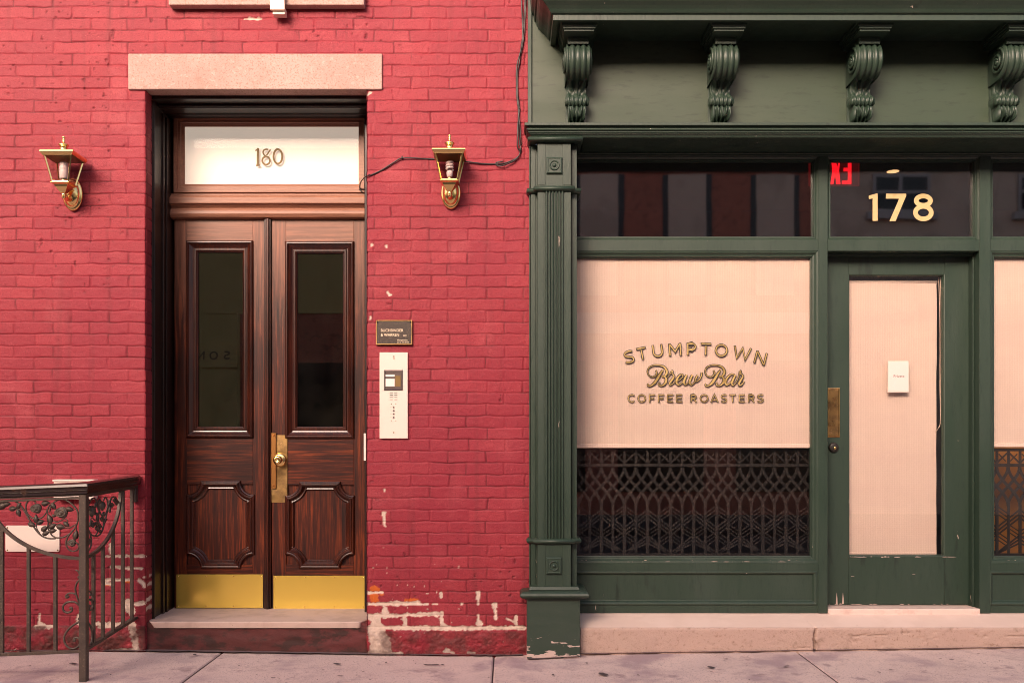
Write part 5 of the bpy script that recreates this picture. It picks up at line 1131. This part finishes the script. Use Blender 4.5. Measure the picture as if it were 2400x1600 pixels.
def lettering():
    y = YG-.0012; s = (D+y)/F/5.6; P = lambda x, v: XZ(1420+x/5.6, 770+v/5.6, y)
    gd, gg = G(), G()
    for c, x, v, rot, wd in (('S',305,370,13,135),('T',472,325,11,130),('U',680,292,7,148),('M',908,275,3.5,172),('P',1125,266,.5,132),('T',1312,267,-2,140),('O',1516,284,-5,176),('W',1785,322,-9.5,238),('N',2030,386,-14.5,160)):
        cx, cz = P(x, v); put_letter(gd, gg, c, cx, cz, 170*s, rot, y, wd*s)
    for c, x, wd in (('C',335,102),('O',470,114),('F',605,84),('F',725,86),('E',843,84),('E',963,84),('R',1153,90),('O',1290,116),('A',1425,112),('S',1550,82),('T',1664,86),('E',1784,84),('R',1911,90),('S',2029,90)):
        cx, cz = P(x, 913); put_letter(gd, gg, c, cx, cz, 110*s, 0, y, wd*s, .20, .06)
    B = [([(655,545),(668,580),(650,618),(610,632),(565,610),(546,560),(570,508),(630,480),(700,480),(765,502),(797,548),(795,590),(768,622),(732,632)], [8,14,12,9,9,10,11,10,12,20,28,28,18,8]),
         ([(732,620),(772,632),(792,665),(782,708),(748,742),(708,745),(694,728),(712,704)], [8,14,28,28,16,12,14,8]),
         ([(750,540),(715,588),(680,648),(640,708),(600,742),(566,752),(550,738),(562,722)], [12,26,32,30,18,12,14,12])]
    rw = [([(790,655),(832,608),(862,556)], [8,8,8]), ([(858,552),(872,560),(868,590),(892,612),(888,640),(852,690),(836,722),(850,738),(885,715)], [14,20,10,14,20,26,22,12,8]),
          ([(885,715),(935,690),(995,645),(1012,615),(992,600),(955,625),(928,675),(930,715),(958,736),(1000,712)], [8,8,10,14,12,20,28,24,14,8]),
          ([(1000,712),(1055,605)], [8,10]), ([(1060,604),(1032,668),(1026,712),(1046,734),(1085,705)], [22,28,24,14,8]), ([(1085,705),(1135,606)], [8,10]), ([(1136,606),(1106,668),(1100,712),(1122,736),(1160,705),(1205,606)], [22,28,24,14,8,12]),
          ([(1205,606),(1178,650),(1170,684),(1195,690),(1235,655),(1256,600),(1256,572)], [12,16,14,12,14,18,16])]
    ar = [([(1690,606),(1645,598),(1596,638),(1568,695),(1580,734),(1618,722),(1662,672),(1696,606)], [12,12,20,28,24,12,8,10]), ([(1700,604),(1668,668),(1652,718),(1668,740),(1704,712)], [22,28,24,12,8]),
          ([(1704,712),(1738,640),(1756,556)], [8,9,10]), ([(1756,552),(1770,562),(1764,590),(1790,606),(1796,632),(1762,688),(1746,724),(1760,742),(1792,722),(1812,688)], [14,20,10,14,20,26,22,14,14,16])]
    k = 0
    for grp, dx in ((B, 0), (rw, 0), (B, 756), (ar, 0)):
        for pts, ws in grp:
            Q = cr(pts, 6); W = np.interp(np.linspace(0, len(pts)-1, len(Q)), range(len(ws)), ws)
            Qp = [P(x+dx, v) for x, v in Q]; k += 1
            gd.ribbon(Qp, [(w+15)*s for w in W], y-.00006*(k % 9), .0003); gg.ribbon(Qp, [(w-2)*s for w in W], y-.0010-.00006*(k % 9), .0003)
    lo = gd.build('lettering_outline', M['black'], win1); lg = gg.build('gold_lettering', M['gold'], win1, label='gold lettering in three lines, top line arched')
    # 178
    y = YG-.0012; s = (D+y)/F/3.137; P = lambda x, v: XZ(1800+x/3.137, 290+v/3.137, y); g = G()
    g.prism([P(740,530), P(806,511), P(806,714), P(769,714), P(769,549), P(742,556)], y-.0004, y, 'y')
    g.prism([P(868,515), P(1016,515), P(1016,530), P(938,716), P(893,716), P(965,551), P(866,551)], y-.0004, y, 'y')
    for cx, cz, rx, ry in ((1142,566,52,34), (1142,654,58,46)): g.ribbon([P(*q) for q in arc(cx, cz, rx, ry, 0, 360, 36)[:-1]], 34*s, y-.0005-.0002*(cz > 600), .0005, True)
    g.build('house_number', M['gold_pale'], tr[1], label='large pale gold numerals 178')
lettering()
def exit_sign():
    y = .60; t = thing('exit_sign', 'lit red exit sign seen from behind through the shop transom', 'exit sign', (X(1955, y), y, Z(436, y)))
    P = lambda u, v: XZ(u, v, y)
    g = G(); a, b = P(1896, 436), P(2013, 350); g.box(a[0], b[0], y, y+.012, a[1], b[1]); g.build('panel', M['exit_clear'], t)
    g = G()
    for u in (1896, 2013): p, q = P(u, 436), P(u, 352); g.tube([(p[0], y-.002, p[1]), (q[0], y-.002, q[1])], .002, square=True)
    for v in (436,): p, q = P(1896, v), P(2013, v); g.tube([(p[0], y-.002, p[1]), (q[0], y-.002, q[1])], .0015, square=True)
    g.build('edge', M['exit_edge'], t)
    g = G(); yy = y-.004
    def poly(pts): g.prism([P(*p) for p in pts], yy, yy+.003, 'y')
    poly([(1987,366),(1995,366),(1995,432),(1987,432)])
    for v0, v1, u0 in ((366,374,1973), (394,402,1977), (424,432,1973)): poly([(u0,v0),(1987.5,v0),(1987.5,v1),(u0,v1)])
    poly([(1947,366),(1956,366),(1962,394),(1968,366),(1969.5,366),(1966,400),(1969.5,432),(1960,432),(1957,408),(1953,432),(1946,432),(1951,400)])
    poly([(1932,366),(1940,366),(1940,432),(1932,432)])
    poly([(1908,366),(1928,366),(1928,374),(1922,374),(1922,432),(1914,432),(1914,374),(1908,374)])
    g.build('letters', M['exit_red'], t)
exit_sign()
def ceiling_lamp():
    z = 3.496; y = 2.25; x = X(2093, y); t = thing('ceiling_light', 'small warm lit ceiling light glowing inside above the gold numerals', 'ceiling light', (x, y, z))
    g = G(); g.smooth = True; g.lathe([(.048, 0), (.046, -.006), (0, -.009)], (x, y, z-.012), 'z', 24); g.build('lens', M['lamp_warm'], t)
    g = G(); g.smooth = True; g.lathe([(.070, .0), (.070, -.006), (.050, -.010), (.048, -.006)], (x, y, z-.006), 'z', 24); g.build('rim', M['sign_white'], t)
ceiling_lamp()
# ------------------------------------------------------------------ folding gates behind the lower glass
def gate(label, x0, x1, phase):
    y = .262; s = (D+y)/F/5.6; t = thing('folding_gate', label, 'gate', ((x0+x1)/2, y, Z(1302, y)), group='folding lattice gates behind the low part of the shop glass')
    Vz = lambda v: Z(1040+v/5.6, y); w0 = X(1360+580/5.6, y)+phase; p = 303*s
    g = G()
    def st(pts, w, d): g.ribbon(pts, w*s, y+.003*d, .003)
    for v, w in ((75, 40), (278, 40), (1452, 40)): g.box(x0, x1, y-.004, y+.004, Vz(v+w/2), Vz(v-w/2))
    i0 = int((x0-w0)/p)-1; i1 = int((x1-w0)/p)+1
    def clip(pts):
        out = [q for q in pts if x0 <= q[0] <= x1]; return out if len(out) > 1 else None
    for i in range(i0, i1+1):
        xm = w0+i*p
        def S(pts, w, d):
            n = []
            for a, b in zip(pts[:-1], pts[1:]):
                for k in range(6): n.append((a[0]+(b[0]-a[0])*k/6, a[1]+(b[1]-a[1])*k/6))
            n.append(pts[-1]); q = clip(n)
            if q: st(q, w, d)
        for hx, w in ((0, 46), (.5, 38)):
            x = xm+hx*p
            S([(x, Vz(95)), (x, Vz(258))], 36, 0)
            S([(x, Vz(790 if hx == 0 else 760)), (x, Vz(1440))], w*.9, 0)
            for sg in (1, -1):
                Q = [(x+sg*p*(.5-.5*math.cos(PI*q)), Vz(300+510*q)) for q in np.linspace(0, 1, 15)]; S(Q, 38, 1 if sg > 0 else 2)
            up = ((i*2+(1 if hx else 0)) % 2 == 0)
            S([(x, Vz(250 if up else 105)), (x+p*.5, Vz(105 if up else 250))], 22, 1)
            S([(x+p*.1, Vz(130 if up else 225)), (x+p*.40, Vz(225 if up else 130))], 14, 2)
        sg = 1 if i % 2 else -1
        for v0 in (860, 1195):
            for k in range(3):
                a, b = (xm, xm+p); va, vb = v0+k*52, v0+k*52+235
                if sg < 0: va, vb = vb, va
                S([(a, Vz(min(va, 1440))), (b, Vz(min(vb, 1440)))], 21, 1)
            for k in range(3):
                a, b = (xm+p*.52, xm+p) if sg > 0 else (xm, xm+p*.48); va, vb = v0+20+k*50, v0+20+k*50-100
                if sg < 0: va, vb = vb, va
                S([(a, Vz(va+30)), (b, Vz(vb+30))], 15, 2)
                a, b = (xm, xm+p*.5) if sg > 0 else (xm+p*.5, xm+p); va, vb = v0+290+k*50, v0+290+k*50-100
                if va > 1440 or vb > 1440: continue
                if sg < 0: va, vb = vb, va
                S([(a, Vz(va)), (b, Vz(vb))], 15, 2)
    g.build('lattice', M['gate'], t)
gate('dark lattice gate behind the low glass of the lettered window', XW0+.01, X(1904, .262), 0)
gate('dark lattice gate with amber light behind it at the right edge', dx1+.07, XE-.05, .02)

# ================================================================== ACROSS THE STREET (seen in the reflections)
M['far_buff'] = mat('buff rendered wall across the street', (.66,.53,.22), rough=.8)
def across():
    t = thing('opposite_building', 'brown brick building across the street, seen only as reflections in the glass', 'building', (0, -13.2, -.06)); y = -13.0
    g = G(); g.box(-9.5, 6.2, y-.4, y, -.06, 7.3); g.box(-30, -9.51, y-.4, y+.05, -.06, 7.0); g.build('wall', M['far_brick'], t)
    g = G(); g.box(-9.5, -1.3, y, y+.03, 4.0, 6.74); g.box(-9.5, -5.5, y, y+.03, .6, 3.99); g.build('buff_wall', M['far_buff'], t)
    g = G(); g.box(6.2, 18, y-.4, y+.02, -.06, 7.5); g.build('rendered_wall', M['far_grey'], t)
    g = G(); g.box(-1.2, 6.2, y-.1, y+.06, 3.55, 3.95); g.box(-9.5, 6.2, y, y+.05, 7.05, 7.35); g.build('band', M['far_pale'], t)
    g = G()
    for k in range(3): g.box(-9.5, 18, y, y+.05+.02*(k % 2), 6.75+k*.12, 6.85+k*.12)
    g.build('slatted_band', M['valance'], t)
    for k in range(5, 9):
        x = -9.15+1.75*k
        g = G(); g.box(x-.06, x+.92, y, y+.012, 4.3, 6.7); w = g.build('window', M['far_dark'], t)
        g = G(); g.box(x+.05, x+.80, y+.013, y+.04, 4.3, 6.7); g.build('shutter', M['far_grey'], w)
    for k in range(2, 7):
        x = -9.6+2.35*k; g = G(); g.box(x, x+1.7, y, y+.03, .4, 3.0); g.build('shop_window', M['far_dark'], t)
    for x in (7.2, 10.1, 13):
        g = G(); g.box(x, x+1.15, y+.02, y+.03, 5.95, 6.7); w = g.build('window', M['far_dark'], t)
        g = G()
        for q in (0, .54, 1.09): g.box(x+q, x+q+.06, y+.031, y+.06, 5.95, 6.7)
        for q in (5.95, 6.32, 6.64): g.box(x, x+1.15, y+.031, y+.055, q, q+.06)
        g.box(x-.12, x+1.27, y+.02, y+.14, 5.80, 5.94); g.build('frame', M['far_pale'], w)
    g = G(); g.box(10.35, 10.95, y+.07, y+.50, 6.0, 6.48); g.build('cooling_unit', M['far_pale'], t, bevel=.02)
    g = G(); g.box(-8.0, -5.52, y+.031, y+.06, 2.9, 3.36); fs = g.build('fascia', M['far_buff'], t)
    gd, gg = G(), G()
    for i, c in enumerate('SONO'):
        # faces the street, so it runs the other way round when looked at from behind
        w, S = letter(c)
        for k, (pts, cl) in enumerate(S):
            Q = [(-5.75-.27*i-(p[0]-w/2)*.17, 3.06+p[1]*.17) for p in pts]; gg.ribbon(Q, .03, y+.064+.001*k, .002, cl)
    gg.build('lettering', M['far_dark'], fs)
across()

# ================================================================== LIGHT, CAMERA
SUN_EL, SUN_AZ = math.radians(23), math.radians(-22)     # azimuth from the facade normal, towards the left
w = bpy.data.worlds.new('World'); SC.world = w; w.use_nodes = True; nt = w.node_tree
bg = nt.nodes['Background']; sky = nt.nodes.new('ShaderNodeTexSky'); sky.sky_type = 'NISHITA'; sky.sun_disc = False; sky.sun_elevation = SUN_EL
sky.dust_density = 4.0; sky.air_density = 1.0; sky.ozone_density = 1.0
d = Vector((math.sin(SUN_AZ)*math.cos(SUN_EL), -math.cos(SUN_AZ)*math.cos(SUN_EL), math.sin(SUN_EL)))   # towards the sun
sky.sun_rotation = math.atan2(d.x, d.y)
mx = nt.nodes.new('ShaderNodeMix'); mx.data_type = 'RGBA'; mx.blend_type = 'MULTIPLY'; mx.inputs['Factor'].default_value = 1; mx.inputs['B'].default_value = (1.0, .79, .72, 1)
nt.links.new(sky.outputs[0], mx.inputs['A']); nt.links.new(mx.outputs['Result'], bg.inputs[0]); bg.inputs[1].default_value = .15
sl = bpy.data.lights.new('sun', 'SUN'); sl.energy = 1.6; sl.angle = math.radians(27); sl.color = (1.0, .86, .77)
so = bpy.data.objects.new('sun', sl); COL.objects.link(so); so.rotation_euler = d.to_track_quat('Z', 'Y').to_euler(); so.location = (-4, -8, 9)
lp = bpy.data.lights.new('counter_lamp', 'POINT'); lp.energy = .8; lp.color = (1, .62, .25); lp.shadow_soft_size = .06
lo = bpy.data.objects.new('counter_lamp', lp); COL.objects.link(lo); lo.location = (3.5, .75, 1.30)
cam = bpy.data.cameras.new('camera'); co = bpy.data.objects.new('camera', cam); COL.objects.link(co); SC.camera = co
co.location = (0, -D, ZC); co.rotation_euler = (PI/2, 0, 0); cam.sensor_width = 36; cam.sensor_fit = 'HORIZONTAL'; cam.lens = 36*F/2400
cam.shift_x = (1200-UX)/2400; cam.shift_y = (VH-800)/2400; cam.clip_start = .05; cam.clip_end = 500
vs = SC.view_settings; vs.view_transform = 'Standard'; vs.look = 'None'; vs.exposure = 1.48; vs.gamma = 1.0; vs.use_curve_mapping = False
SC.cycles.pixel_filter_type = 'BLACKMAN_HARRIS'; SC.cycles.filter_width = .95; SC.cycles.max_bounces = 10; SC.cycles.transparent_max_bounces = 16; SC.cycles.glossy_bounces = 5; SC.cycles.use_denoising = True; SC.cycles.caustics_reflective = False
